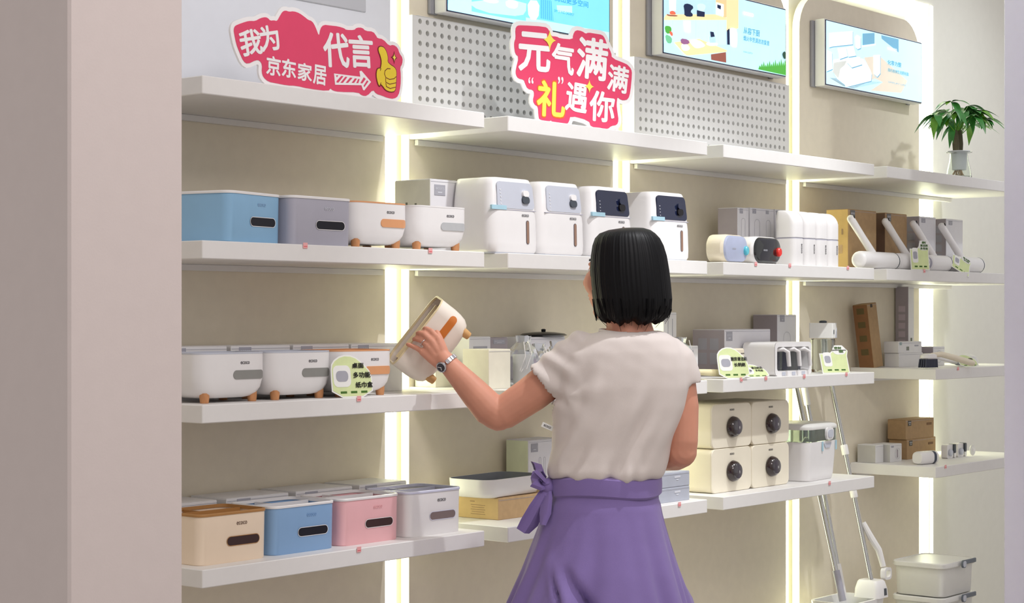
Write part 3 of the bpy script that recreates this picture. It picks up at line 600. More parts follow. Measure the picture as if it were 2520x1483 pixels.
# ---- cartons
def carton(x0, x1, y0, d, z, h, label, mat, rz=0.0, name='carton', cat='box', group=None, sticker=None, marks=(), side=None, seam=True, stick_text=None):
    """x0..x1 front edge, y0 front, d depth, z base"""
    w = x1 - x0
    t = thing(name, label, cat, ((x0 + x1) / 2, y0 + d / 2, z), rz, group)
    obj('body', MB().box(-w / 2, w / 2, -d / 2, d / 2, 0, h - .0012, .0012), mat, t)
    obj('lid_flap', MB().box(-w / 2 + .001, w / 2 - .001, -d / 2 + .001, d / 2 - .001, h - .0011, h, .0004), mat, t)
    if seam: obj('flap_edge', MB().box(-w / 2 + .002, w / 2 - .002, -d / 2 - .0006, -d / 2 + .0002, h - .007, h - .0062), carton_in, t)
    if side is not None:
        obj('side_face', MB().box(-w / 2 - .0006, -w / 2 + .0002, -d / 2 + .001, d / 2 - .001, .001, h - .002), side, t)  # left face coloured apart from the rest of the carton
    if sticker:
        sx, sz, sw, sh, sm = sticker
        st = obj('label_patch', MB().box(sx - sw / 2, sx + sw / 2, -d / 2 - .0012, -d / 2 - .0001, sz - sh / 2, sz + sh / 2, .0004), sm, t)
        lettering(st, 'ecoco', sx, -d / 2 - .0014, sz + sh * .12, sh * .22, pale_ink, w=sw * .8, bold=.02, name='logo')
        obj('print_line', MB().box(sx - sw * .2, sx + sw * .2, -d / 2 - .0015, -d / 2 - .0013, sz - sh * .26, sz - sh * .16), pale_ink, st)
    for (kind, mx, mz, mw, mh, mm) in marks:
        if kind == 'r': obj('printed_mark', MB().box(mx - mw / 2, mx + mw / 2, -d / 2 - .001, -d / 2 - .0001, mz - mh / 2, mz + mh / 2, .0003), mm, t)
        elif kind == 'o':
            P = [(mx + a, mz + b) for a, b, _ in rr(mw, mh, min(mw, mh) * .45, 0, 5)]; Q = [(mx + a, mz + b) for a, b, _ in rr(mw - .0022, mh - .0022, (min(mw, mh) - .0022) * .45, 0, 5)]
            n = len(P); yy = -d / 2 - .0006
            obj('printed_outline', MB().add([(a, yy, b) for a, b in P] + [(a, yy, b) for a, b in Q], [(i, (i + 1) % n, n + (i + 1) % n, n + i) for i in range(n)]), mm, t)
        elif kind == 's':   # square on the left side
            obj('printed_square', MB().box(-w / 2 - .0012, -w / 2 - .0005, mx - mw / 2, mx + mw / 2, mz - mh / 2, mz + mh / 2, .0003), mm, t)
    return t

# ---------------- second row, first bay
bin_box(2.732, 2.985, 2, 'pale blue tissue bin turned to show its side, beside the grey bin', blue_p, white_p, slot_shade_black, dark_p, M('blue_ink', (150, 186, 218), .5), rz=math.radians(12))
bin_box(2.947, 2.983, 2, 'grey tissue bin between the pale blue bin and a white footed box', grey_p, white_p, slot_shade_black, dark_p, pale_ink, rz=math.radians(1.5))
bowl_box(3.158, 2.995, 2, 'white footed tissue box with orange slot right of the grey bin', orange_p, orange_p)
bowl_box(3.375, 2.995, 2, 'white footed tissue box with grey slot left of the tall dispensers', M('slot_light_grey', (184, 186, 188), .4), white_p, rz=math.radians(-2))
carton(2.60, 2.76, 3.16, .12, ROW[2], .112, 'grey carton half hidden behind the pale blue tissue bin', M('slate_carton', (120, 124, 138), .6), sticker=(-.0, .098, .05, .022, M('slate_patch', (96, 100, 112), .6)))
carton(3.50, 3.64, 3.15, .125, ROW[2], .193, 'white carton with two round holes behind the white footed box', carton_m, side=M('pale_carton_side', (232, 232, 220), .55),
       marks=[('s', -.012, .128, .007, .007, M('hole_grey', (120, 124, 110), .6)), ('s', .02, .131, .007, .007, M('hole_grey', (120, 124, 110), .6)), ('s', -.012, .082, .007, .007, pale_ink), ('s', .02, .084, .007, .007, pale_ink)], sticker=(-.034, .165, .042, .028, carton_in))
# ---------------- food dispensers
def dispenser(xr, label, dark, taped=True):
    w, d, h = .2, .15, .197
    t = thing('food_dispenser', label, 'dispenser', (xr - w / 2, 3.0 + d / 2, ROW[2]), 0, 'tall white food dispensers')
    rings = []
    for z, s_, r in ((.004, .93, .022), (.010, .985, .028), (.03, 1.0, .03), (.09, .985, .03), (.15, .93, .03), (.178, .885, .03), (.19, .86, .03), (.1955, .82, .028), (.197, .76, .024)):
        rings.append(rr(w * s_, d * (s_ * .6 + .4), r, z, 6, cy=(1 - s_) * .03))
    obj('body', MB().loft(rings), white_p, t)
    obj('base', MB().loft([rr(w * .9, d * .9, .02, 0), rr(w * .93, d * .93, .02, .0045)]), pale_p, t)
    # front hopper window: follows the sloping front
    def fy(z): 
        s_ = np.interp(z, [.03, .09, .15, .178, .19], [1.0, .985, .93, .885, .86]); return -d * (s_ * .6 + .4) / 2 + (1 - s_) * .03
    def strip(x0, x1, z0, z1, off, r, mat, nm, taper=0.0):
        prof = [(a, b) for a, b, _ in rr(x1 - x0, z1 - z0, r, 0, 4, (x0 + x1) / 2, (z0 + z1) / 2)]
        P = [((a - (x0 + x1) / 2) * (1 - taper * (b - z0) / (z1 - z0)) + (x0 + x1) / 2, b) for a, b in prof]
        n = len(P)
        vs_ = [(a, fy(b) - off, b) for a, b in P] + [(a, fy(b) + .004, b) for a, b in P]
        return obj(nm, MB().add(vs_, [tuple(range(n)), tuple(range(2 * n - 1, n - 1, -1))] + [(j, (j + 1) % n, n + (j + 1) % n, n + j) for j in range(n)]), mat, t)
    wm = navy_p if dark else pale_p
    strip(-.076, .076, .117, .186, .0012, .012, wm, 'hopper_window', .06)
    strip(-.082, .082, .1125, .1145, .0008, .001, grey_p, 'lid_seam')
    sp = strip(.024, .052, .132, .150, .006, .008, dark_p if not dark else black_p, 'spout')
    strip(.026, .050, .15, .166, .007, .007, white_p if not dark else navy_p, 'spout_cap')
    if not dark:
        pass
    strip(.040, .0495, .028, .087, .0018, .0046, M('gauge_brown', (150, 118, 100), .2, coat=.4), 'level_gauge')
    strip(.0385, .051, .0265, .0885, .0010, .006, M('gauge_rim', (96, 92, 100), .3), 'gauge_rim')
    logo(t, .036, fy(.101) - .0014, .101, .028)
    for i in range(6 if not dark else 5): strip(-.062, -.059, .118 + i * .009, .1205 + i * .009, .002, .001, pale_ink if dark else white_p, 'dot')
    if taped: strip(-.099, -.040, .113, .124, .0022, .001, tape_m, 'tape')
    # outline of clear wrap
    return t
dispenser(3.768, 'tall white food dispenser with pale window nearest the footed tissue box', False)
dispenser(3.972, 'second tall white food dispenser with pale window', False, False)
dispenser(4.194, 'white food dispenser with dark navy window just above the womans head', True)
dispenser(4.482, 'rightmost white food dispenser with dark navy window', True)
carton(4.40, 4.53, 3.16, .12, ROW[2], .09, 'grey carton behind the rightmost food dispenser', carton_m, marks=[('o', .045, .06, .012, .03, carton_in)])
carton(4.535, 4.62, 3.17, .11, ROW[2], .092, 'small dark-edged carton behind the white oval dispenser', cartond_m)
# ---------------- oval wall dispensers
def oval_disp(xc, label, face_m, knob_m, body_m, rz=0.0):
    w, h, d = .165, .085, .06
    t = thing('oval_dispenser', label, 'dispenser', (xc, 2.99 + d / 2, ROW[2]), rz, 'oval dispensers')
    rg = lambda s_, y: rrxz(w * s_, h * s_, h * .44 * s_, y, 7, 0, h / 2)
    obj('shell', MB().loft([rg(.93, -d / 2 + .004), rg(1, -d / 2 + .012), rg(1, d / 2 - .006), rg(.96, d / 2)]), body_m, t)
    obj('face', MB().loft([rg(.8, -d / 2 - .004), rg(.88, -d / 2 - .002), rg(.925, -d / 2 + .0038)]), face_m, t)
    obj('button', MB().loft([[(.055 + .011 * s_ * math.cos(a), y, h * .45 + .014 * s_ * math.sin(a)) for a in [2 * math.pi * i / 16 for i in range(16)]] for s_, y in ((1, -d / 2 - .003), (1, -d / 2 - .010), (.8, -d / 2 - .013))]), knob_m, t)
    logo(t, -.02, -d / 2 - .0046, h * .5, .022, pale_ink)
    return t
oval_disp(4.70, 'white oval dispenser with pale blue face and cyan button', M('lilac_face', (178, 186, 212), .3), M('cyan_button', (96, 196, 214), .3), ivory_p, rz=math.radians(6))
oval_disp(4.885, 'black glossy oval dispenser with red button', M('black_glass', (18, 24, 26), .08, coat=1.0), M('red_button', (236, 60, 52), .3), white_p)
# ---------------- cartons with bottle outlines behind them
carton(4.964, 5.030, 3.15, .075, ROW[2], .186, 'grey carton with one bottle outline, leftmost of the three outlined cartons', carton_m, group='grey cartons with bottle outlines', side=cartond_m, sticker=(-.012, .175, .018, .015, carton_in), marks=[('o', .0, .1, .024, .105, carton_in)])
carton(5.040, 5.186, 3.15, .075, ROW[2], .189, 'wide grey carton with two bottle outlines', carton_m, group='grey cartons with bottle outlines', sticker=(-.05, .178, .022, .015, carton_in), marks=[('o', -.032, .1, .032, .105, carton_in), ('o', .036, .1, .028, .105, carton_in), ('r', .03, .178, .018, .012, carton_in)])
carton(5.192, 5.285, 3.15, .075, ROW[2], .19, 'grey carton with bottle outline behind the four white bottles', carton_m, group='grey cartons with bottle outlines', sticker=(-.03, .179, .02, .015, carton_in), marks=[('o', -.012, .1, .03, .11, carton_in)])
def bottle4(xc, i):
    w, d, h = .069, .074, .177
    lab = ['white capped bottle nearest the black oval dispenser', 'second white capped bottle from the black oval dispenser', 'third white capped bottle from the black oval dispenser', 'white capped bottle touching the cardboard carton'][i]
    t = thing('capped_bottle', lab, 'bottle', (xc, 3.0 + d / 2, ROW[2]), 0, 'white capped bottles in a row')
    obj('body', MB().loft([rr(w * .95, d * .95, .016, 0), rr(w, d, .018, .003), rr(w, d, .018, .086)]), white_p, t)
    obj('collar', MB().loft([rr(w * .97, d * .97, .017, .0862), rr(w * .97, d * .97, .017, .0905)]), grey_p, t)
    cap = [rr(w, d, .018, .0907), rr(w, d, .018, .13)]
    for k in range(1, 8):
        a = math.pi / 2 * k / 7
        cap.append(rr(w * (1 - .25 * (1 - math.cos(a))), d * (1 - .55 * (1 - math.cos(a))), .016, .13 + (h - .13) * math.sin(a), cy=d * .24 * (1 - math.cos(a))))
    obj('cap', MB().loft(cap), white_p, t)
    lettering(t, 'ecoco', .012, -d / 2 - .0006, .055, .007, ink_m, w=.03, rot=math.pi / 2, bold=.007, name='logo')
for i, x in enumerate((5.095, 5.174, 5.248, 5.322)): bottle4(x, i)
# ---------------- cartons and roller brushes, fourth bay
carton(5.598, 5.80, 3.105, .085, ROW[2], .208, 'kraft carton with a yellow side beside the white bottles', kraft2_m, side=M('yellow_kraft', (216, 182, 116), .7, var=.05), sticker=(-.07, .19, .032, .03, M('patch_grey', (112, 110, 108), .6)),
       marks=[('s', -.012, .07, .018, .03, kraft_m), ('s', .014, .07, .02, .03, kraft_m), ('s', -.02, .13, .006, .02, kraft2_m)])
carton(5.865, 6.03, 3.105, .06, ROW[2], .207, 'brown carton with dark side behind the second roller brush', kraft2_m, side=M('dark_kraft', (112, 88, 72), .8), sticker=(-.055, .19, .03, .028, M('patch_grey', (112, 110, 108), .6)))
sq = [('s', 0.0, .165 - .035 * i, .03, .026, carton_in) for i in range(4)]
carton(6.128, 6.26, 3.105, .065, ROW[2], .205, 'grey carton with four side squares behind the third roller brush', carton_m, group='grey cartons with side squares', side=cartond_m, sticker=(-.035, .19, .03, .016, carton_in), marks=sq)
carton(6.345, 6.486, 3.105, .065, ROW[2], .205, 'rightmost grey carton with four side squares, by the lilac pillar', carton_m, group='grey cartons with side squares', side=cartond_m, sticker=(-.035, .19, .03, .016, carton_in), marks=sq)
def roller(x0, x1, i, lab, endm):
    L = x1 - x0; r = .03
    t = thing('roller_brush', lab, 'brush', (x0, 3.028, ROW[2]), 0, 'white roller brushes on the second shelf')
    pr = [(r * .8, 0), (r * .95, .004), (r, .012), (r, L - .008), (r * .93, L)]
    obj('barrel', MB().loft([[(z, rad * math.cos(a), r + rad * math.sin(a)) for a in [2 * math.pi * k / 22 for k in range(22)]] for rad, z in pr]), white_p, t)
    obj('end_cap', MB().loft([[(z, r * s_ * math.cos(a), r + r * s_ * math.sin(a)) for a in [2 * math.pi * k / 22 for k in range(22)]] for s_, z in ((.55, -.004), (.76, -.001), (.8, .0))]), endm, t)
    obj('end_ring', MB().loft([[(z, r * s_ * math.cos(a), r + r * s_ * math.sin(a)) for a in [2 * math.pi * k / 22 for k in range(22)]] for s_, z in ((1.004, L * .93), (1.012, L * .935), (1.012, L * .95), (1.004, L * .955))], False, False), dark_p, t)
    h0 = Vector((L * .42, .005, .055)); h1 = Vector((L * .42 - .06, .055, .172))
    hd = obj('handle', MB().capsule([h0, h0.lerp(h1, .5), h1], [.0135, .0125, .0135], 14), white_p, t)
    dr = (h1 - h0).normalized()
    obj('hang_hole', MB().ellipsoid(h1 + dr * .002 + Vector((.003, -.0115, 0.002)), (.004, .0035, .009), 10, 6), black_p, hd)
roller(5.53, 5.785, 0, 'white roller brush in front of the two kraft cartons', white_p)
roller(5.80, 6.005, 1, 'white roller brush behind the upright green card', white_p)
roller(6.03, 6.19, 2, 'short white roller brush with a grey oval end', grey_p)
roller(6.225, 6.46, 3, 'white roller brush behind the tilted green card', white_p)
# ---------------- printed price cards
def card(x, y, row, lab, w, h, lean, rz, scheme, lines=(), tilt=0.0):
    t = thing('price_card', lab, 'card', (x, y, ROW[row]), rz, 'printed product cards')
    t.rotation_euler = (-lean, tilt, rz)
    P = [(-w / 2, 0), (w / 2, 0), (w / 2, h * .55), (w * .30, h * .8), (w * .08, h * .98), (-w * .22, h), (-w * .46, h * .84), (-w / 2, h * .6)] if scheme == 'cloud' else \
        [(-w / 2, 0), (w / 2, 0), (w / 2, h * .62), (w * .56, h * .8), (w * .38, h), (w * .1, h), (-w * .02, h * .8), (-w * .12, h * .72), (-w / 2, h * .72)]
    P = P if scheme == 'tab' else smooth_poly(P)
    obj('card', MB().prism([(a, max(b, .0003)) for a, b in P], 0, .0012), card_m, t)
    ins = offset_poly(P, -.0035)
    obj('green_print', MB().prism([(a, b) for a, b in ins if True], -.0006, -.0001), green_ink, t)
    pw, ph = (w * .42, h * .5) if scheme == 'cloud' else (w * .3, h * .5)
    obj('picture_print', MB().loft([rrxz(pw, ph, pw * .25, y_, 4, -w * .24, h * .5) for y_ in (-.0012, -.0007)]), card_m, t)
    obj('picture_shape', MB().loft([rrxz(pw * .7, ph * .5, pw * .2, y_, 4, -w * .24, h * .5) for y_ in (-.0017, -.0013)]), carton_in, t)
    if scheme == 'tab':
        obj('bubble_print', MB().loft([rrxz(w * .5, h * .3, w * .15, y_, 4, w * .24, h * .82) for y_ in (-.0012, -.0007)]), card_m, t)
    for (txt, lx, lz, lw, lh) in lines:
        lettering(t, txt, lx * w, -.002, lz * h, lh * h, black_ink if scheme == 'cloud' else dkgreen_ink, w=lw * w, bold=.03)
    for i in range(3): obj('fine_print', MB().box(-w * .3 + i * w * .25, -w * .3 + i * w * .25 + w * .15, -.0012, -.0007, h * .1, h * .15), dkgreen_ink, t)
    return t
card(3.038, 2.974, 3, 'cloud-shaped green card for the desktop tissue boxes', .128, .1, .12, math.radians(-3), 'cloud', [('桌面', .16, .74, .28, .12), ('多功能', .24, .52, .42, .13), ('纸巾盒', .28, .29, .42, .13)])
card(5.87, 2.97, 2, 'upright green card before the second roller brush', .085, .105, .1, math.radians(-22), 'tab', [('刷', .25, .93, .2, .08), ('清洁刷', .25, .83, .4, .08), ('多用途', .25, .73, .4, .08)])
card(6.20, 2.978, 2, 'tilted green card leaning before the rightmost roller brush', .085, .085, .5, math.radians(-30), 'tab', [('清洁刷', .25, .86, .4, .08), ('长柄', .25, .76, .3, .08)], tilt=math.radians(28))
card(4.668, 2.97, 3, 'tall green card with a brush picture, left of the low card', .115, .098, .25, math.radians(-20), 'cloud', [('厨房清洁刷', .2, .62, .52, .12), ('长柄刷', .2, .44, .36, .12)])
card(4.80, 2.972, 3, 'low green card leaning before the jar rack', .105, .055, .75, math.radians(-15), 'cloud', [('清洁刷具', .16, .7, .44, .16), ('多用途', .2, .5, .3, .14)])
card(5.305, 2.985, 3, 'white and green card before the clear bottle', .11, .096, .3, math.radians(-24), 'tab', [('密封', .2, .9, .26, .09), ('壶', .3, .78, .16, .09)])
card(6.30, 2.985, 3, 'dim green card lying back on the short right shelf', .085, .06, .7, math.radians(-25), 'cloud', [('刷', .2, .6, .2, .14)])
def price_tag(x, row, lab):
    t = thing('price_tag', lab, 'tag', (x, FRONT - .0012, ROW[row]), 0, 'pink price tags on shelf edges')
    obj('plate', MB().box(-.007, .007, -.001, .0002, -.009, .004, .0004), pinktag_m, t)
    obj('figures', MB().box(-.005, .005, -.0015, -.0011, -.0055, -.0035), pinkline_m, t)
for x, r, lab in ((2.873, 2, 'pink price tag between the pale blue and grey bins'), (3.292, 2, 'pink price tag under the white box with grey slot'), (3.045, 3, 'pink price tag under the cloud-shaped card'), (3.045, 4, 'pink price tag below the pink bin'),
                  (4.772, 2, 'pink price tag between the oval dispensers'), (4.972, 2, 'pink price tag left of the four bottles'), (5.34, 2, 'pink price tag under the last white bottle'), (5.885, 2, 'pink price tag under the upright green card'),
                  (4.69, 3, 'pink price tag under the tall green card'), (4.83, 3, 'pink price tag under the low green card'), (5.06, 3, 'pink price tag under the jar rack'), (5.33, 3, 'pink price tag under the white and green card'),
                  (5.22, 4, 'pink price tag under the white lidded tub'), (4.36, 4, 'pink price tag under the stacked grey cartons'), (6.05, 4, 'pink price tag on the short bottom right shelf'), (6.15, 3, 'pink price tag by the brush handles')):
    price_tag(x, r, lab)
# ---------------- third row, first bay
bowl_box(2.698, 3.0, 3, 'white footed tissue box with grey slot at the far left', slot_grey, pale_p)
bowl_box(2.905, 3.0, 3, 'white footed tissue box with grey slot left of the cloud card', slot_grey, pale_p)
bowl_box(3.109, 3.0, 3, 'white footed tissue box with orange slot behind the cloud card', orange_p, orange_p)
for i, (a, b) in enumerate(((2.63, 2.812), (2.824, 3.010), (3.020, 3.208), (3.216, 3.400))):
    carton(a, b, 3.155, .14, ROW[3], .12, ['white carton behind the far left footed box', 'white carton second from left behind the footed boxes', 'white carton behind the cloud card and orange-slot box', 'white carton next to the held box, right end of its row'][i], cartonw_m, group='white cartons behind the footed boxes', sticker=(-.05, .104, .038, .026, carton_in))
# ---------------- third row, second bay
carton(3.605, 3.70, 3.225, .075, ROW[3], .075, 'low cream carton under the held box', M('cream_carton', (236, 232, 214), .55))
carton(3.712, 3.80, 3.20, .10, ROW[3], .133, 'grey carton with a dark jar picture behind the wrist', carton_m, side=cartonw_m, marks=[('r', .0, .062, .058, .09, carton_in), ('r', -.012, .055, .016, .06, M('jar_print', (120, 112, 130), .6)), ('r', .012, .055, .02, .06, M('jar_print', (120, 112, 130), .6))])
carton(3.597, 3.685, 3.035, .09, ROW[3], .103, 'plain cream carton beside the wrapped items', M('cream_carton', (236, 232, 214), .55))
carton(3.81, 3.885, 3.21, .09, ROW[3], .13, 'small grey carton behind the cream carton', cartond_m, sticker=(0, .118, .05, .012, carton_in))
carton(3.95, 4.13, 3.2, .09, ROW[3], .13, 'wide grey carton behind the plastic bags', carton_m)
def wrapped(x, y, w, h, lab, inner_m, s0):
    t = thing('wrapped_item', lab, 'bag', (x, y, ROW[3]), 0, 'items in clear plastic bags')
    obj('cup', MB().lathe([(w * .30, .004), (w * .36, .01), (w * .38, h * .62), (w * .34, h * .66)], 18), inner_m, t)
    rnd = random.Random(s0); rings = []
    for k in range(9):
        z = h * k / 8; s_ = [1.0, 1.08, 1.1, 1.08, 1.05, 1.0, .8, .42, .5][k]
        rings.append([(w / 2 * s_ * math.cos(a) * (1 + rnd.uniform(-.09, .09)), w / 2 * s_ * math.sin(a) * (1 + rnd.uniform(-.09, .09)), z + .0005 + rnd.uniform(-.003, .003) * (k > 0)) for a in [2 * math.pi * j / 16 for j in range(16)]])
    bag = obj('plastic_film', MB().loft(rings, True, False).mesh('plastic_film', smooth=12), film_m, t)
    mb = MB()
    for k in range(7):
        a = rnd.uniform(3.2, 6.2); z0 = rnd.uniform(.1, .4) * h; z1 = rnd.uniform(.6, .95) * h
        mb.tube([(w * .55 * math.cos(a), w * .55 * math.sin(a), z0), (w * .5 * math.cos(a + .3), w * .52 * math.sin(a + .3), (z0 + z1) / 2), (w * .34 * math.cos(a + .2), w * .36 * math.sin(a + .2), z1)], .0011, 5)
    obj('film_crease', mb, white_p, bag)
wrapped(3.745, 3.04, .085, .135, 'clear plastic bag nearest the cream carton', frost_m, 1)
wrapped(3.835, 3.06, .075, .115, 'clear bag holding a mauve cup', M('mauve_cup', (196, 176, 190), .35), 2)
wrapped(3.925, 3.07, .08, .12, 'crumpled clear bag beside the womans shoulder', frost_m, 3)
wrapped(4.445, 3.02, .08, .125, 'clear bag just right of the womans shoulder', M('steel_cup', (150, 156, 160), .3, metal=.6), 4)
t = thing('bowl_lid', 'flat black lid lying on the carton behind the shoulder', 'lid', (4.075, 3.235, ROW[3] + .13), 0)
obj('disc', MB().lathe([(.055, 0), (.068, .004), (.06, .009), (.03, .013), (.01, .014)], 28), black_p, t)
obj('knob', MB().lathe([(.006, .0141), (.007, .02), (.004, .022)], 14), black_p, t)
carton(4.645, 4.715, 3.215, .08, ROW[3], .2, 'tall narrow white carton right of the womans neck', cartonw_m, marks=[('r', -.012, .1, .002, .16, carton_in), ('r', .012, .1, .002, .16, carton_in)])
carton(4.602, 4.685, 3.115, .08, ROW[3], .098, 'small white carton with a bottle picture right of the shoulder', cartonw_m, marks=[('r', .012, .06, .004, .05, carton_in), ('o', .012, .04, .016, .045, carton_in)])
# ---------------- third row, third bay
def brush_long(loc, rz, lab, head_m, L=.2):
    t = thing('cleaning_brush', lab, 'brush', loc, rz, 'long-handled brushes')
    obj('handle', MB().capsule([(-L / 2, 0, .022), (-L * .1, 0, .018), (L * .3, 0, .012), (L / 2, 0, .011)], [.0085, .0105, .0105, .010], 12), M('ivory_handle', (232, 222, 180), .4), t)
    obj('grip', MB().capsule([(L * .24, 0, .0125), (L * .36, 0, .0115)], [.0112, .0112], 12), white_p, t)
    return t
brush_long((4.655, 3.02, ROW[3]), math.radians(-12), 'long cream brush handle lying behind the tall green card', cream_p)
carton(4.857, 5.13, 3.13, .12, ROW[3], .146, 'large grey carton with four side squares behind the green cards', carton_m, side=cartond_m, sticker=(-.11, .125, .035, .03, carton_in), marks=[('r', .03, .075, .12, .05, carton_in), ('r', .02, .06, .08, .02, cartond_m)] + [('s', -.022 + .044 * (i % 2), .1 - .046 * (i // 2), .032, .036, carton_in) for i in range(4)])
carton(5.289, 5.412, 3.2, .095, ROW[3], .193, 'tall grey carton with a bottle outline behind the jar rack', carton_m, side=cartond_m, sticker=(-.03, .18, .028, .022, carton_in), marks=[('o', .0, .085, .045, .1, carton_in)])
t = thing('soap_dispenser', 'small cream dispenser with a dark slot left of the jar rack', 'dispenser', (4.825, 3.08, ROW[3]), 0)
obj('body', MB().loft([rr(.06, .05, .012, 0), rr(.064, .054, .012, .003), rr(.064, .054, .012, .084), rr(.058, .048, .012, .088)]), ivory_p, t)
obj('slot', MB().box(.012, .018, -.0276, -.0268, .025, .06, .0004), black_p, t)
logo(t, .015, -.0274, .072, .018)
# jar rack
t = thing('jar_rack', 'white rack holding three clear jars with white handles', 'rack', (5.055, 3.06, ROW[3]), 0)
w, d, h = .225, .12, .106
obj('housing', MB().loft([rrxz(w * s_, h * s_, .016, y, 5, 0, h / 2) for s_, y in ((1, -d / 2), (1, d / 2 - .004), (.96, d / 2))] + [], False, True), white_p, t)
def frame(P, Q, y): 
    n = len(P); return MB().add([(a, y, b) for a, _, b in P] + [(a, y, b) for a, _, b in Q] + [(a, y + .1, b) for a, _, b in Q], [(i, (i + 1) % n, n + (i + 1) % n, n + i) for i in range(n)] + [(n + i, n + (i + 1) % n, 2 * n + (i + 1) % n, 2 * n + i) for i in range(n)])
obj('front_frame', frame(rrxz(w, h, .016, 0, 5, 0, h / 2), rrxz(w - .026, h - .03, .010, 0, 5, 0, h / 2), -d / 2 - .001), white_p, t)
obj('back_plate', MB().box(-w / 2 + .013, w / 2 - .013, d / 2 - .02, d / 2 - .016, .015, h - .015), M('rack_back', (112, 112, 138), .4), t)
for i in range(3):
    cx = -.065 + .065 * i
    j = obj('jar', MB().loft([rr(.05, .05, .008, .0168, 3, cx, -.012), rr(.052, .052, .008, .075, 3, cx, -.012)]), glass_m, t)
    obj('jar_lid', MB().loft([rr(.053, .053, .008, .0752, 3, cx, -.012), rr(.053, .053, .008, .0895, 3, cx, -.012)]), white_p, j)
    obj('jar_handle', MB().tube([(cx - .012, -.045, .081), (cx, -.062, .084), (cx + .014, -.071, .075), (cx + .02, -.072, .03)], [.0075, .0085, .0085, .0075], 10, True, (1.1, .8)), white_p, j)
for i in range(3): obj('base_tab', MB().box(-.07 + .06 * i, -.05 + .06 * i, -d / 2 - .003, -d / 2 - .0012, .001, .012, .0006), pale_p, t)
# bottle
t = thing('water_bottle', 'clear square jug with white printed collar behind the white card', 'bottle', (5.40, 3.09, ROW[3]), math.radians(20))
w = .075
obj('glass_body', MB().loft([rr(w * .92, w * .92, .012, .001), rr(w, w, .014, .008), rr(w, w, .014, .105), rr(w * .96, w * .96, .014, .112)] + [rr(w * .92, w * .92, .012, .110), rr(w - .006, w - .006, .011, .104), rr(w - .006, w - .006, .011, .010)]), glass_m, t)
cl = obj('paper_collar', MB().loft([rr(w + .004, w + .004, .004, .115), rr(w + .004, w + .004, .004, .165)]), card_m, t)
obj('collar_dot', MB().loft([rrxz(.013, .016, .006, y, 5, -.02, .135) for y in (-w / 2 - .003, -w / 2 - .0021)]), dark_p, cl)
obj('collar_corner', MB().prism([(.004, .1155), (w / 2 + .002, .1155), (w / 2 + .002, .15), (.02, .135)], -w / 2 - .0029, -w / 2 - .0021), pale_p, cl)
obj('stopper', MB().lathe([(.012, .1652), (.014, .168), (.012, .172), (.006, .174)], 16), dark_p, t)
obj('jug_handle', MB().tube([(w / 2, 0, .1), (w / 2 + .014, 0, .104), (w / 2 + .016, 0, .06), (w / 2 + .001, 0, .04)], .005, 10), frost_m, t)
obj('inner_rod', MB().capsule([(.012, .0, .012), (.008, 0, .105)], [.006, .006], 10), frost_m, t)
# ---------------- third row, fourth bay
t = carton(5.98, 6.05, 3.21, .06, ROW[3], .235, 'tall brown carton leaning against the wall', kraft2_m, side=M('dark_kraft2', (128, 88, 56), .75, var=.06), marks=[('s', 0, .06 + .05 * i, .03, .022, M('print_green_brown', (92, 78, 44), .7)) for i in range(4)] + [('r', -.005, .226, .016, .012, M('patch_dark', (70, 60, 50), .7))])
t.rotation_euler = (math.radians(-4), math.radians(-6), math.radians(0))
carton(6.315, 6.36, 3.245, .055, ROW[3], .30, 'very tall narrow mauve carton with a column of squares', cartonw_m, side=cartond_m, marks=[('s', 0, .215 - .032 * i, .028, .022, M('pale_square', (196, 184, 194), .6)) for i in range(5)] + [('r', 0, .09, .012, .03, M('patch_green_grey', (110, 116, 96), .6))])
carton(6.095, 6.285, 3.17, .06, ROW[3], .052, 'lower of two small white cartons beside the leaning brown carton', cartonw_m, group='small white cartons')
carton(6.09, 6.275, 3.17, .06, ROW[3] + .052, .042, 'upper of two small white cartons beside the leaning brown carton', cartonw_m, group='small white cartons', sticker=(-.075, .034, .016, .010, M('patch_teal', (150, 176, 176), .6)), marks=[('r', -.02, .016, .02, .014, M('print_grey', (130, 134, 124), .6)), ('r', .05, .026, .03, .005, carton_in)])
carton(6.36, 6.455, 3.165, .06, ROW[3], .072, 'grey carton with a round print right of the tall mauve carton', carton_m, side=cartond_m, marks=[('o', .0, .034, .045, .045, carton_in)])
carton(6.27, 6.35, 3.205, .03, ROW[3], .074, 'small dark carton between the white cartons and the round print', cartond_m)
t = thing('scrub_brush', 'white scrub brush with dark bristles on the short shelf', 'brush', (5.96 + .05, 3.01, ROW[3]), math.radians(-14), 'long-handled brushes')
obj('head', MB().loft([rr(.07 * s_, .04 * s_, .018 * s_, z) for s_, z in ((.8, .034), (1, .038), (.96, .048), (.7, .053))]), white_p, t)
mb = MB()
for i in range(8):
    for j in range(4): mb.tube([(-.028 + .008 * i, -.014 + .0093 * j, .034), (-.034 + .0088 * i, -.017 + .0105 * j, .004)], [.0035, .0032], 6)
obj('bristles', mb, bristle_m, t)
obj('handle', MB().capsule([(.02, 0, .048), (.07, 0, .050), (.16, 0, .033), (.24, 0, .016)], [.008, .0105, .0115, .0115], 12), ivory_p, t)
t = thing('bottle_brush', 'slim white brush handle lying behind the scrub brush', 'brush', (6.28, 3.05, ROW[3]), math.radians(-10), 'long-handled brushes')
obj('handle', MB().capsule([(-.13, 0, .042), (-.08, 0, .034), (0, 0, .018), (.06, 0, .012), (.1, 0, .011)], [.006, .0065, .007, .0085, .009], 12), white_p, t)
obj('grip', MB().capsule([(.03, 0, .0135), (.09, 0, .0118)], [.0092, .0094], 12), pale_p, t)
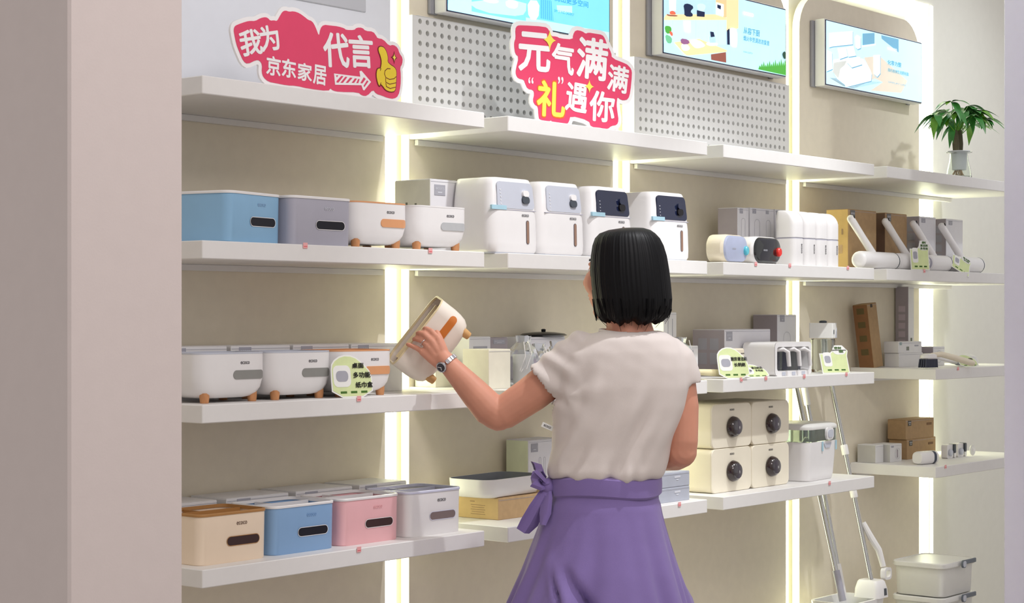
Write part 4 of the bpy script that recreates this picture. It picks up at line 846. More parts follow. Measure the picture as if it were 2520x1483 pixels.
t = thing('round_brush', 'pale round brush with a green tip behind the dim green card', 'brush', (6.44, 3.06, ROW[3]), math.radians(-20))
obj('dome', MB().lathe([(.03, .002), (.036, .006), (.036, .02), (.028, .036), (.012, .044)], 20), frost_m, t)
obj('tip', MB().ellipsoid((-.055, 0, .022), (.016, .014, .016), 12, 8), M('olive_tip', (110, 116, 70), .6), t)
obj('shaft', MB().tube([(-.045, 0, .022), (-.03, 0, .02)], .007, 10), frost_m, t)
# ---------------- fourth row, first bay
bin_box(2.704, 3.008, 4, 'cream tissue bin with tan inside at the bottom left', M('beige_plastic', (242, 222, 198), .38, var=.012), tan_p, slot_shade_brown, tan_p, M('brown_ink', (110, 84, 70), .5))
bin_box(2.921, 3.012, 4, 'blue tissue bin between the cream and pink bins', M('mid_blue_plastic', (138, 174, 214), .38, var=.012), white_p, slot_shade_black, pale_p, M('blue_ink2', (130, 170, 214), .5))
bin_box(3.140, 3.012, 4, 'pink tissue bin between the blue and white bins', pink_p, white_p, slot_shade_brown, pale_p, M('pink_ink', (236, 180, 184), .5))
bin_box(3.360, 3.005, 4, 'white tissue bin with dark inside and brown-grey slot', white_p, M('pale_blue_rim', (214, 216, 236), .3), M('slot_taupe', (122, 106, 104), .5), dark_p, ink_m)
for i, (a, b) in enumerate(((2.62, 2.80), (2.828, 3.024), (3.048, 3.240), (3.265, 3.437))):
    carton(a, b, 3.175, .125, ROW[4], .118, ['white carton behind the cream bin', 'white carton behind the blue bin', 'white carton behind the pink bin', 'white carton behind the white bin'][i], cartonw_m, group='white cartons behind the bins', sticker=(-.045, .105, .042, .02, carton_in))
# ---------------- fourth row, second bay
carton(3.695, 3.96, 3.085, .14, ROW[4], .058, 'flat kraft carton under the grey tray', kraft_m, side=M('kraft_side', (208, 178, 126), .7, var=.05),
       marks=[('s', .02, .045, .016, .003, kraft2_m)] + [('s', -.0, .036 - .006 * i, .05 - .006 * (i % 2), .0018, kraft2_m) for i in range(5)] + [('r', .09, .03, .03, .008, kraft2_m)])
t = thing('storage_tray', 'shallow white tray with dark grey inside on the kraft carton', 'tray', (3.775, 3.16, ROW[4] + .058), math.radians(4))
w, d, h = .27, .15, .05
obj('shell', MB().loft([rr(w * s_, d * s_, .04 * s_, z, 7) for s_, z in ((.8, 0), (.88, .003), (.95, .014), (.99, .03), (1, h))] + [rr(w - .006, d - .006, .037, h, 7)], True, False), white_p, t)
obj('liner', MB().loft([rr(w - .006, d - .006, .037, h, 7), rr(w - .012, d - .012, .034, h - .006, 7), rr(w * .86, d * .86, .03, .012, 7)], False, True), M('slate_liner', (112, 116, 126), .4), t)
obj('sticker', MB().box(-.07, -.035, .045, .047, .018, .036), pale_p, t)
logo(t, .08, -d / 2 * .985, .03, .03, carton_in)
carton(3.975, 4.12, 3.21, .08, ROW[4], .19, 'tall pale carton with two outlined bars behind the tray', carton_m, side=M('pale_green_side', (226, 232, 208), .55), sticker=(-.045, .168, .03, .024, carton_in), marks=[('o', -.02, .1, .009, .08, carton_in), ('o', .0, .1, .009, .08, carton_in)])
for i in range(2):
    carton(4.30, 4.467, 3.0, .13, ROW[4] + .043 * i, .0425, ['lower flat grey carton right of the purple skirt', 'upper flat grey carton right of the purple skirt'][i], M('flat_grey_carton', (176, 180, 192), .55), group='flat grey cartons', marks=[('r', .02, .028, .03, .006, pale_ink), ('r', .02, .02, .012, .003, pale_ink)])
# ---------------- fourth row, third bay: drawers
def drawer_box(xc, lvl, lab):
    w, h, d = .224, .1345, .19
    t = thing('drawer_box', lab, 'drawer', (xc, 3.04 + d / 2, ROW[4] + lvl * .1352), 0, 'cream drawers stacked two by two')
    rg = lambda s_, y: rrxz(w - s_, h - s_, .018, y, 5, 0, h / 2)
    obj('case', MB().loft([rg(.0, -d / 2 + .004), rg(0, d / 2 - .004), rg(.004, d / 2)]), ivory_p, t)
    obj('front', MB().loft([rg(.004, -d / 2 - .001), rg(.001, -d / 2 + .001), rg(.001, -d / 2 + .0039)]), M('beige_front', (240, 232, 212), .36, var=.01), t)
    kx, kz = .0, h * .47; cir = lambda r, y: [(kx + r * math.cos(a), y, kz + r * math.sin(a)) for a in [2 * math.pi * i / 24 for i in range(24)]]
    kn = obj('knob', MB().loft([cir(.0305, -d / 2 - .0011), cir(.033, -d / 2 - .006), cir(.030, -d / 2 - .017), cir(.0255, -d / 2 - .022)]), M('bronze_ring', (48, 34, 32), .2, coat=.6), t)
    obj('knob_face', MB().loft([cir(.025, -d / 2 - .0222), cir(.022, -d / 2 - .0255), cir(.010, -d / 2 - .0275)]), M('smoked_glass', (52, 46, 52), .06, coat=1.0), kn)
    obj('knob_glint', MB().loft([[(kx + .003 + .004 * s_ * math.cos(a), y, kz - .002 + .007 * s_ * math.sin(a)) for a in [2 * math.pi * i / 10 for i in range(10)]] for s_, y in ((1, -d / 2 - .0268), (.6, -d / 2 - .028))]), chrome_m, kn)
    logo(t, 0, -d / 2 - .0015, h * .86, .024)
drawer_box(4.757, 0, 'lower left cream drawer with round dark knob')
drawer_box(4.983, 0, 'lower right cream drawer with round dark knob')
drawer_box(4.757, 1, 'upper left cream drawer with round dark knob')
drawer_box(4.983, 1, 'upper right cream drawer with round dark knob')
# tub
t = thing('lidded_tub', 'white storage tub with smoked clear band and white latch', 'container', (5.268, 3.10, ROW[4]), math.radians(4))
w, d, h = .225, .17, .19
obj('body', MB().loft([rr(w * s_, d * s_, .03, z, 6) for s_, z in ((.86, 0), (.9, .004), (.93, .02), (1.0, .122), (1.0, .128))]), white_p, t)
obj('clear_band', MB().loft([rr(w * s_, d * s_, .03, z, 6) for s_, z in ((1.0, .1282), (1.02, .132), (1.02, .168))] + [rr(w * .98, d * .97, .028, .168, 6), rr(w * .975, d * .965, .028, .130, 6)], False, False), smoke_m, t)
obj('lid', MB().loft([rr(w * s_, d * s_, .03, z, 6) for s_, z in ((1.03, .1682), (1.04, .172), (1.03, .178), (.98, .183), (.86, .187))]), frost_m, t)
lt = obj('latch', MB().loft([rrxz(.052, .04, .015, y, 5, .03, .152) for y in (-d / 2 * 1.02 - .008, -d / 2 * 1.02 - .0005)]), white_p, t)
obj('latch_button', MB().loft([rrxz(.036, .026, .010, y, 5, .03, .152) for y in (-d / 2 * 1.02 - .0105, -d / 2 * 1.02 - .0082)]), pale_p, lt)
obj('grip_notch', MB().prism([(.0, .121), (.055, .121), (.045, .105), (.012, .105)], -d / 2 - .0016, -d / 2 - .0002), pale_p, t)
for x in (-.015, .085): obj('tape', MB().box(x, x + .010, -d / 2 - .0022, -d / 2 - .0008, .096, .127, .0003), tape_m, t)
# ---------------- fourth row, fourth bay
for i, (a, b, y) in enumerate(((5.99 + .01, 6.06, 3.215), (6.065, 6.155, 3.19))):
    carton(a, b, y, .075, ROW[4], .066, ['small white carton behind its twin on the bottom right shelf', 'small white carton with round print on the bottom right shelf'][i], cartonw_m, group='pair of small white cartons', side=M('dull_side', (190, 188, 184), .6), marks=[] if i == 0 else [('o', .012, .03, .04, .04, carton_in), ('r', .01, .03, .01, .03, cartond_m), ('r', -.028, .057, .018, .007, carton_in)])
carton(6.225, 6.46, 3.205, .075, ROW[4], .075, 'lower of two stacked brown cartons with grey patches', kraft2_m, group='stacked brown cartons', sticker=(-.088, .06, .026, .02, M('patch_grey2', (92, 86, 74), .6)), marks=[('r', .075, .052, .04, .009, M('brown_print', (118, 86, 56), .7))])
carton(6.215, 6.445, 3.205, .075, ROW[4] + .075, .074, 'upper of two stacked brown cartons with grey patches', kraft2_m, group='stacked brown cartons', sticker=(-.085, .06, .026, .02, M('patch_grey2', (92, 86, 74), .6)), marks=[('r', .075, .052, .04, .009, M('brown_print', (118, 86, 56), .7))])
t = thing('small_dispenser', 'small rounded white device with a dark band', 'dispenser', (6.09, 3.06, ROW[4]), math.radians(-8))
obj('body', MB().loft([[(x, y, z) for y, z, _ in rr(.05 * s_, .047 * s_, .018 * s_, 0, 5, 0, .0236)] for x, s_ in ((-.055, .8), (-.05, .93), (-.04, 1), (.018, 1))]), white_p, t)
obj('band', MB().loft([[(x, y, z) for y, z, _ in rr(.049, .046, .018, 0, 5, 0, .0236)] for x in (.0182, .034)]), M('navy_band', (46, 54, 76), .3), t)
obj('cap', MB().loft([[(x, y, z) for y, z, _ in rr(.05 * s_, .047 * s_, .018 * s_, 0, 5, 0, .0236)] for x, s_ in ((.0342, 1), (.042, 1), (.048, .9))]), white_p, t)
def wall_hook(x, lab):
    t = thing('hook_holder', lab, 'hook', (x, 3.12, ROW[4]), 0, 'white hook holders')
    obj('plate', MB().loft([rrxz(.05, .052, .008, y, 4, 0, .0262) for y in (-.012, .012)]), white_p, t)
    obj('knob', MB().loft([[(-.004 + r * math.cos(a), y, .022 + r * math.sin(a)) for a in [2 * math.pi * i / 16 for i in range(16)]] for r, y in ((.012, -.0121), (.014, -.018), (.010, -.022))]), pale_p, t)
    obj('dark_clip', MB().loft([rrxz(.013, .034, .006, y, 4, .028, .036) for y in (-.02, .006)]), dark_p, t)
    obj('flange', MB().loft([rrxz(.016, .048, .006, y, 4, .043, .0245) for y in (-.012, .012)]), white_p, t)
wall_hook(6.385, 'white hook holder nearest the brown cartons')
wall_hook(6.475, 'white hook holder by the lilac pillar')
t = thing('clear_disc', 'thin clear disc at the end of the bottom right shelf', 'disc', (6.56, 3.1, ROW[4]), 0)
obj('disc', MB().loft([[(r * math.cos(a), y, .0225 + r * math.sin(a)) for a in [2 * math.pi * i / 20 for i in range(20)]] for r, y in ((.02, -.003), (.022, 0), (.02, .003))]), frost_m, t)
obj('hub', MB().loft([[(r * math.cos(a), y, .0225 + r * math.sin(a)) for a in [2 * math.pi * i / 12 for i in range(12)]] for r, y in ((.006, -.0062), (.008, -.0032))]), white_p, t)
# ================================================================== PLANT
t = thing('potted_plant', 'green leafy plant with roots in a clear glass vase', 'plant', (6.36, 3.06, ROW[1]), 0)
obj('glass_vase', MB().lathe([(.034, .0005), (.046, .004), (.047, .012), (.044, .035), (.036, .07), (.033, .098), (.048, .102), (.048, .104), (.030, .1035), (.031, .096), (.034, .07), (.042, .035), (.045, .013), (.034, .006)], 28, cap0=True, cap1=True), water_m, t)
obj('inner_basket', MB().lathe([(.024, .036), (.027, .038), (.030, .098), (.044, .1055), (.044, .1075), (.026, .1075)], 24), M('milky_basket', (224, 226, 234), .3), t)
mb = MB(); rnd = random.Random(5)
for i in range(16):
    a = rnd.uniform(0, 6.28); r0 = rnd.uniform(.004, .014); r1 = rnd.uniform(.015, .036)
    mb.tube([(r0 * math.cos(a), r0 * math.sin(a), .037), (r1 * .7 * math.cos(a + .2), r1 * .7 * math.sin(a + .2), .024), (r1 * math.cos(a + .5), r1 * math.sin(a + .5), .009)], [.0022, .0018, .001], 6)
obj('roots', mb, root_m, t)
tops = []
for i, (x, y, lean, r, hh) in enumerate(((-.024, 0, -.004, .0115, .085), (.008, .004, .004, .0135, .088), (.024, .012, .022, .006, .085))):
    p0 = Vector((x, y, .1)); p1 = Vector((x + lean, y, .1 + hh))
    obj('stem', MB().tube([p0, p0.lerp(p1, .4) + Vector((rnd.uniform(-.002, .002), 0, 0)), p0.lerp(p1, .8), p1], [r, r * 1.08, r * .85, r * .5], 12), bark_m, t)
    tops.append(p1)
def leaf_mesh(L, W, droop):
    vs_ = []; fs_ = []; n = 8
    for i in range(n + 1):
        u = i / n; hw = W / 2 * math.sin(math.pi * min(1, u * 1.02) ** .85) ** .9 if 0 < u < 1 else 0.0006
        z = -droop * u * u * L; fold = hw * .25
        vs_ += [(u * L, -hw, z + fold), (u * L, 0, z), (u * L, hw, z + fold)]
        if i: 
            o = 3 * i; fs_ += [(o - 3, o, o + 1, o - 2), (o - 2, o + 1, o + 2, o - 1)]
    me = MB().add(vs_, fs_).mesh('leaf', 60)
    return me
LM = []
for k, (L, W, dr) in enumerate(((.075, .03, .55), (.06, .026, .35), (.085, .03, .8))):
    for m_ in (leaf_m, leafl_m):
        me = leaf_mesh(L, W, dr); me.materials.append(m_); LM.append(me)
k = 0
for s_i, top in enumerate(tops):
    for q in range((6, 8, 5)[s_i]):
        a = q * 2.4 + s_i * .8 + rnd.uniform(-.3, .3); el = rnd.uniform(.35, 1.25)
        L = rnd.uniform(.05, .115) * (1.15 if s_i == 2 else 1.0)
        dirv = Vector((math.cos(a) * math.cos(el) * (1.25), math.sin(a) * math.cos(el) * .8, math.sin(el)))
        tip = top + dirv * L
        pt = obj('petiole', MB().tube([top - Vector((0, 0, .01)), top.lerp(tip, .5) + Vector((0, 0, .006)), tip], [.0016, .0013, .001], 6), leafl_m, t)
        for j in range(5):
            la = a + (j - 2) * .62 + rnd.uniform(-.15, .15)
            lf = obj('leaf', LM[(k * 2 + (1 if rnd.random() < .3 else 0)) % 6], None, pt, tip, (0, rnd.uniform(-.35, .45), la)); k += 1
# ================================================================== MOPS AND FLOOR STACK
def pole(mb, a, b, r): mb.tube([a, b], r, 12)
t = thing('mop_bucket', 'white mop bucket standing on the floor below the tub', 'bucket', (5.64, 3.13, 0), 0)
obj('body', MB().loft([rr(.24 * s_, .17 * s_, .03, z) for s_, z in ((.82, 0), (.84, .004), (.95, .33), (1, .385), (1.02, .40))] + [rr(.225, .155, .025, .40), rr(.20, .13, .02, .05)]), white_p, t)
obj('rib', MB().loft([rr(.246, .176, .03, z) for z in (.352, .358)]).loft([rr(.244, .174, .03, z) for z in (.335, .341)]), pale_p, t)
obj('wringer', MB().loft([rr(.075 * s_, .09 * s_, .014, z, 4, .085, -.045) for s_, z in ((1.1, .4005), (1.05, .43), (.9, .455), (.8, .46))]), white_p, t)
obj('wringer_window', MB().prism([(.088, .408), (.108, .408), (.104, .432), (.09, .432)], -.0945, -.0905), dark_p, t)
def mop(lab, base, top, sleeve, parts):
    t = thing('mop', lab, 'mop', base, 0, 'mops leaning by the wall')
    T = Vector(top) - Vector(base)
    obj('pole', MB().tube([(0, 0, 0), T], .0085, 14), chrome_m, t)
    for (u0, u1, r, nm, m_) in parts:
        obj(nm, MB().tube([T * u0, T * (u0 + .004), T * (u1 - .004), T * u1], [r * .93, r, r, r * .93], 14), m_, t)
    return t, T
mop('mop with a flat grey paddle at its foot, leftmost of the three', (5.552, 3.10, .404), (5.56, 3.29, 1.14), None, [(.0, .14, .0125, 'grey_paddle', grey_p)])
mop('mop with a long white sleeve, middle of the three', (5.595, 3.12, .404), (5.615, 3.29, 1.14), None, [(.0, .16, .0125, 'sleeve', white_p), (.9, 1.0, .0115, 'grip', white_p)])
tm, T = mop('spray mop with a white trigger lever, rightmost of the three', (5.725, 3.085, .4605), (5.74, 3.285, 1.285), None, [(.34, .385, .013, 'collar', white_p), (.52, .562, .013, 'collar', white_p), (.86, 1.0, .0115, 'grip', white_p)])
lv = obj('trigger_lever', MB().tube([T * .235 + Vector((.010, -.008, 0)), T * .17 + Vector((.024, -.02, 0)), T * .12 + Vector((.042, -.03, 0)), T * .05 + Vector((.05, -.03, 0))], [.010, .0125, .012, .010], 10), white_p, tm)
P = [(a, b) for a, b, _ in rr(.05, .042, .014, 0, 4)]; Q = [(a, b) for a, b, _ in rr(.032, .025, .009, 0, 4)]; n = len(P)
c0 = T * .02 + Vector((.06, -.03, 0))
obj('lever_loop', MB().add([(c0.x + a, c0.y + y, c0.z + b) for y in (-.009, .009) for a, b in P] + [(c0.x + a, c0.y + y, c0.z + b) for y in (-.009, .009) for a, b in Q],
    [(i, (i + 1) % n, n + (i + 1) % n, n + i) for i in range(n)] + [(2 * n + i, 2 * n + (i + 1) % n, 3 * n + (i + 1) % n, 3 * n + i) for i in range(n)] + [(i, (i + 1) % n, 2 * n + (i + 1) % n, 2 * n + i) for i in range(n)] + [(n + i, n + (i + 1) % n, 3 * n + (i + 1) % n, 3 * n + i) for i in range(n)]), white_p, lv)
def stack_box(i):
    w, d, h = .27, .21, .1235
    labs = ['frosted storage box on the floor, bottom of the stack', 'frosted storage box second from the bottom of the stack', 'frosted storage box under the top one of the stack', 'top frosted storage box of the stack by the lilac pillar']
    t = thing('storage_box', labs[i], 'storage box', (6.155, 3.06, i * h), 0, 'frosted boxes stacked on the floor')
    obj('body', MB().loft([rr(w * s_, d * s_, .03, z, 6) for s_, z in ((.9, 0), (.92, .004), (.95, h - .022))]), frost_m, t)
    obj('lid', MB().loft([rr(w * s_, d * s_, .034, z, 6) for s_, z in ((1.0, h - .0218), (1.02, h - .019), (1.02, h - .006), (1.0, h - .0025), (.95, h - .0022), (.94, h - .0045))]), frost_m, t)
    obj('handle', MB().box(.012, w / 2 - .024, -d / 2 - .009, -d / 2 - .0025, h - .017, h - .001, .002), M('slate_handle', (104, 112, 122), .4), t)
    lt = obj('latch', MB().loft([rrxz(.032, .028, .011, y, 5, -.005, h - .012) for y in (-d / 2 - .018, -d / 2 - .0125)]), M('slate_handle', (104, 112, 122), .4), t)
    obj('latch_face', MB().loft([rrxz(.025, .022, .009, y, 5, -.005, h - .012) for y in (-d / 2 - .0195, -d / 2 - .0182)]), pale_p, lt)
for i in range(4): stack_box(i)
t = thing('basket', 'low grey-lined basket whose rim shows at the bottom edge', 'basket', (5.30, 3.08, 0), 0)
obj('shell', MB().loft([rr(.28 * s_, .2 * s_, .04, z, 6) for s_, z in ((.85, 0), (.88, .005), (1.0, .38), (1.03, .395))] + [rr(.27, .19, .035, .395, 6)], True, False), white_p, t)
obj('liner', MB().loft([rr(.27, .19, .035, .395, 6), rr(.265, .185, .035, .385, 6), rr(.23, .16, .03, .02, 6)], False, True), dark_p, t)

# ================================================================== THE WOMAN
skin_m = M('skin', (212, 150, 126), 0.5, var=0.05, scale=18, spec=0.35)
_b = skin_m.node_tree.nodes['Principled BSDF']
_b.inputs['Subsurface Weight'].default_value = 0.12; _b.inputs['Subsurface Radius'].default_value = (0.012, 0.005, 0.003); _b.inputs['Subsurface Scale'].default_value = 0.5
shirt_m = M('white_tee', (218, 208, 203), 0.8, var=0.015, bump=0.12, bscale=900, sheen=0.2)
skirt_m = M('lavender_cloth', (132, 112, 172), 0.8, var=0.03, scale=20, bump=0.15, bscale=700, sheen=0.2)
hair_m = M('black_hair', (7, 7, 11), 0.5, spec=0.25, var=0.35, scale=120, stretch=(6, 6, .4))
PR = thing('person', 'woman with a black bob, white tee and purple wrap skirt holding a tissue box', 'person', (3.5257, 2.5613, 0.0), TH - math.pi / 2)

def remesh(mb, voxel, name, smooth_it=6, fac=.5):
    me = mb.mesh(name, smooth=0)
    o = bpy.data.objects.new(name, me); COL.objects.link(o)
    md = o.modifiers.new('r', 'REMESH'); md.mode = 'VOXEL'; md.voxel_size = voxel
    ms = o.modifiers.new('s', 'SMOOTH'); ms.iterations = smooth_it; ms.factor = fac
    bpy.context.view_layer.update()
    out = bpy.data.meshes.new_from_object(o.evaluated_get(bpy.context.evaluated_depsgraph_get()))
    bpy.data.objects.remove(o); out.name = name
    out.shade_smooth()
    return out
def coords(me):
    co = np.empty(len(me.vertices) * 3); me.vertices.foreach_get('co', co); return co.reshape(-1, 3)
def setco(me, co): me.vertices.foreach_set('co', co.ravel()); me.update()
def vnorm(me):
    n = np.empty(len(me.vertices) * 3); me.vertex_normals.foreach_get('vector', n); return n.reshape(-1, 3)
def ering(cx, cy, z, rx, ry, n=28, p=2.3):
    out = []
    for i in range(n):
        a = 2 * math.pi * i / n; c, s = math.cos(a), math.sin(a)
        out.append((cx + rx * math.copysign(abs(c) ** (2 / p), c), cy + ry * math.copysign(abs(s) ** (2 / p), s), z))
    return out
body = MB()
# legs and feet under the skirt, standing on the floor
for sx in (-1, 1):
    cx = -.042 + sx * .062
    body.capsule([(cx * .95, 0, .93), (cx, .0, .72), (cx, .01, .48), (cx, -.01, .33), (cx, -.012, .1), (cx, -.015, .055)], [.062, .068, .052, .05, .034, .036], 16)
    body.capsule([(cx, -.035, .035), (cx, .05, .034), (cx + sx * .01, .135, .028)], [.033, .036, .027], 14, (1.15, .85))
# trunk
body.loft([ering(*q) for q in ((-.042, .0, .86, .115, .09), (-.042, .0, .95, .115, .09), (-.035, 0, 1.03, .105, .08), (-.008, 0, 1.14, .115, .085), (.0, 0, 1.24, .125, .088), (.005, .0, 1.29, .11, .07), (.015, 0.0, 1.335, .07, .055))])
# neck and head
nk0 = (0.0216, 0.0050, 1.3088); nk1 = (0.0177, 0.0050, 1.3572); nk2 = (0.0103, 0.0100, 1.4250)
body.capsule([nk0, nk1, nk2], [.066, .054, .056], 18)
HC = Vector((0.0027, 0.0120, 1.4812)); FD = Vector((-.766, .643, 0)); SD = Vector((.643, .766, 0))
Rh = Matrix((FD, -SD, Vector((0, 0, 1)))).transposed()
def hp(f, s, u): return HC + FD * f + SD * s + Vector((0, 0, u))
body.ellipsoid(HC + Vector((.004, 0, .006)), (.088, .07, .09), 24, 16, Rh)
body.ellipsoid(hp(.034, 0, -.045), (.055, .054, .062), 20, 12, Rh)      # jaw
body.ellipsoid(hp(.058, 0, -.092), (.024, .027, .018), 14, 8, Rh)       # chin
for s in (-1, 1):
    body.ellipsoid(hp(.050, s * .036, -.022), (.034, .027, .034), 14, 8, Rh)   # cheeks
    body.ellipsoid(hp(-.012, s * .073, -.008), (.018, .008, .03), 12, 8, Rh)   # ears
    body.ellipsoid(hp(.066, s * .026, .022), (.012, .018, .008), 12, 6, Rh)     # brow
body.capsule([hp(.088, 0, .018), hp(.100, 0, -.008), hp(.106, 0, -.022)], [.008, .010, .0115], 12)    # nose
body.ellipsoid(hp(.086, 0, -.052), (.010, .022, .006), 12, 6, Rh); body.ellipsoid(hp(.084, 0, -.062), (.010, .019, .006), 12, 6, Rh)   # lips
# raised left arm
body.capsule([(-0.0947, 0.0000, 1.2876), (-0.1353, 0.0000, 1.2557), (-0.2124, 0.0200, 1.1939), (-0.2824, 0.0300, 1.1468), (-0.2980, 0.0300, 1.1409)], [.04, .046, .044, .0405, .036], 20)
body.capsule([(-0.2941, 0.0300, 1.1409), (-0.3155, 0.0300, 1.1565), (-0.3486, 0.0320, 1.1934), (-0.3897, 0.0360, 1.2381), (-0.4171, 0.0400, 1.2672), (-0.4250, 0.0420, 1.2769)], [.0375, .0405, .036, .0285, .0235, .022], 20)
# left hand: palm from four rays, then fingers
hand = (((-0.4200, 0.0400, 1.2750), (-0.4397, 0.0450, 1.3257), (-0.4547, 0.0520, 1.3422), (-0.4669, 0.0620, 1.3480), (-0.4722, 0.0700, 1.3490)),
        ((-0.4239, 0.0400, 1.2711), (-0.4533, 0.0420, 1.3179), (-0.4712, 0.0500, 1.3344), (-0.4836, 0.0620, 1.3382), (-0.4889, 0.0700, 1.3372)),
        ((-0.4278, 0.0400, 1.2653), (-0.4631, 0.0430, 1.3072), (-0.4801, 0.0520, 1.3207), (-0.4924, 0.0630, 1.3245), (-0.4977, 0.0700, 1.3234)),
        ((-0.4308, 0.0420, 1.2603), (-0.4760, 0.0470, 1.2934), (-0.4930, 0.0550, 1.3031), (-0.5072, 0.0630, 1.3088), (-0.5133, 0.0680, 1.3107)))
for k, f in enumerate(hand):
    body.capsule([f[0], (Vector(f[0]) * .5 + Vector(f[1]) * .5), f[1]], [.0135, .0125, .0098], 12)
    r = (.0073, .0076, .0072, .0064)[k]
    body.capsule(list(f[1:]), [r * 1.08, r, r * .93, r * .82], 12)
body.ellipsoid(Vector((-0.4427, 0.0460, 1.2905)), (.022, .012, .026), 14, 8, Matrix.Rotation(math.radians(35), 3, 'Y'))
body.capsule([(-0.4214, 0.0520, 1.2826), (-0.4316, 0.0620, 1.3118), (-0.4387, 0.0680, 1.3293), (-0.4428, 0.0720, 1.3391)], [.0125, .0105, .0092, .0076], 12)   # thumb
# right arm bent in front
body.capsule([(0.1112, 0.0000, 1.2915), (0.1334, 0.0000, 1.2557), (0.1450, 0.0000, 1.1638), (0.1445, -0.0050, 1.0820), (0.1429, -0.0020, 1.0557)], [.034, .0385, .0385, .0365, .035], 20)
body.capsule([(0.1429, -0.0020, 1.0557), (0.1312, 0.0400, 1.0467), (0.1057, 0.1100, 1.0355), (0.0719, 0.1900, 1.0354), (0.0633, 0.2100, 1.0359)], [.0365, .0385, .034, .024, .023], 18)
wr = Vector((0.0596, 0.2150, 1.0375))
for k in range(4):
    o = Vector((0, 0, .022 - .0145 * k)); kn = wr + Vector((-.05, .055, .006)) + o
    body.capsule([wr + o * .5, kn], [.014, .011], 10)
    L = (.9, 1.0, .93, .74)[k]
    body.capsule([kn, kn + Vector((-.03, .022, -.004)) * L, kn + Vector((-.052, .024, -.012)) * L, kn + Vector((-.066, .014, -.02)) * L], [.0095, .0088, .0082, .007], 10)
body.capsule([wr + Vector((-.012, .012, .018)), wr + Vector((-.03, .012, .046)), wr + Vector((-.048, .022, .058)), wr + Vector((-.062, .032, .06))], [.013, .0105, .009, .0075], 10)
bme = remesh(body, .003, 'body', 3, .45)
# nails / knuckle shading is left to the shape; brows, eyes and lips get their own colour as small parts
o = obj('body', bme, skin_m, PR)
for s in (-1, 1):
    obj('eye', MB().ellipsoid(hp(.0735, s * .028, .004), (.009, .0115, .0075), 14, 8, Rh), M('eye_white', (230, 226, 222), .2), o)
    obj('iris', MB().ellipsoid(hp(.0812, s * .028, .004), (.003, .005, .005), 12, 6, Rh), black_p, o)
    obj('eyebrow', MB().tube([hp(.0815, s * .012, .030), hp(.078, s * .026, .033), hp(.069, s * .04, .030)], [.0022, .0028, .0012], 8), hair_m, o)
obj('lips', MB().ellipsoid(hp(.0905, 0, -.0525), (.0075, .014, .005), 12, 6, Rh).ellipsoid(hp(.0895, 0, -.061), (.0075, .0125, .0055), 12, 6, Rh), M('lips', (178, 96, 92), .4), o)
# ---- hair
lv = [(561, 1528, 1585), (566, 1497, 1601), (574, 1476, 1612), (586, 1465, 1623), (604, 1459, 1632), (630, 1455, 1640), (665, 1453, 1646), (700, 1455, 1650), (735, 1460, 1653), (758, 1465, 1651), (772, 1471, 1644), (782, 1480, 1632), (790, 1497, 1612)]
def hz(py): return 1.38 + (776.4 - py) * 4.35 / 4500
def hx(px): return (px - 1530) * 4.35 / 4500
N = 240; rings = []; rnd = random.Random(11)
ph = [(rnd.uniform(0, 6.28), rnd.choice((19, 29, 41, 57, 73)), rnd.uniform(.3, 1)) for _ in range(7)]
for li, (py, l, r) in enumerate(lv):
    cx = (hx(l) + hx(r)) / 2; rx = (hx(r) - hx(l)) / 2; ry = rx * (1.0 if li > 2 else 1.0) + .004
    ring = []
    for j in range(N):
        a = 2 * math.pi * j / N; c, s = math.cos(a), math.sin(a)
        d = sum(w * math.sin(k * a + p + li * .12) for p, k, w in ph) * .0004 * min(1, li / 4)
        if li >= 10: d += .0035 * (li - 9) / 3 * math.sin(29 * a + 1) * math.sin(13 * a)
        zz = hz(py) + (0.004 * math.sin(7 * a + .5) + .003 * math.sin(19 * a) if li >= 9 else 0) - (.006 * max(0, -s) if li >= 10 else 0)
        ring.append((cx + (rx + d) * math.copysign(abs(c) ** .88, c), .004 + (ry + d) * math.copysign(abs(s) ** .88, s), zz))
    rings.append(ring)
rings.append([(p[0] * .6 + .4 * hx(1553), p[1] * .6, hz(778)) for p in rings[-1]])
hair = obj('hair', MB().loft(rings).mesh('hair', 60), hair_m, PR)
mb = MB()
for q in range(60):       # loose strands at the hem and crown
    a = rnd.uniform(2.9, 6.5); k0 = rnd.choice((8, 9, 10)); j = int(a / (2 * math.pi) * N) % N
    p = [Vector(rings[k0 + i][j]) for i in range(3)]
    off = Vector((math.cos(a), math.sin(a), 0)) * rnd.uniform(.001, .003)
    mb.tube([p[0] + off * .3, p[1] + off, p[2] + off * 1.4 + Vector((0, 0, -rnd.uniform(.0, .014)))], [.0009, .0008, .0004], 4)
for q in range(10):
    x = hx(1462 + q * 1.6); mb.tube([(x, .02, hz(700)), (x + .001, .018, hz(750)), (x + rnd.uniform(.002, .008), .014, hz(780 + rnd.uniform(0, 12)))], [.0015, .0014, .0005], 4)
obj('strands', mb, hair_m, hair)
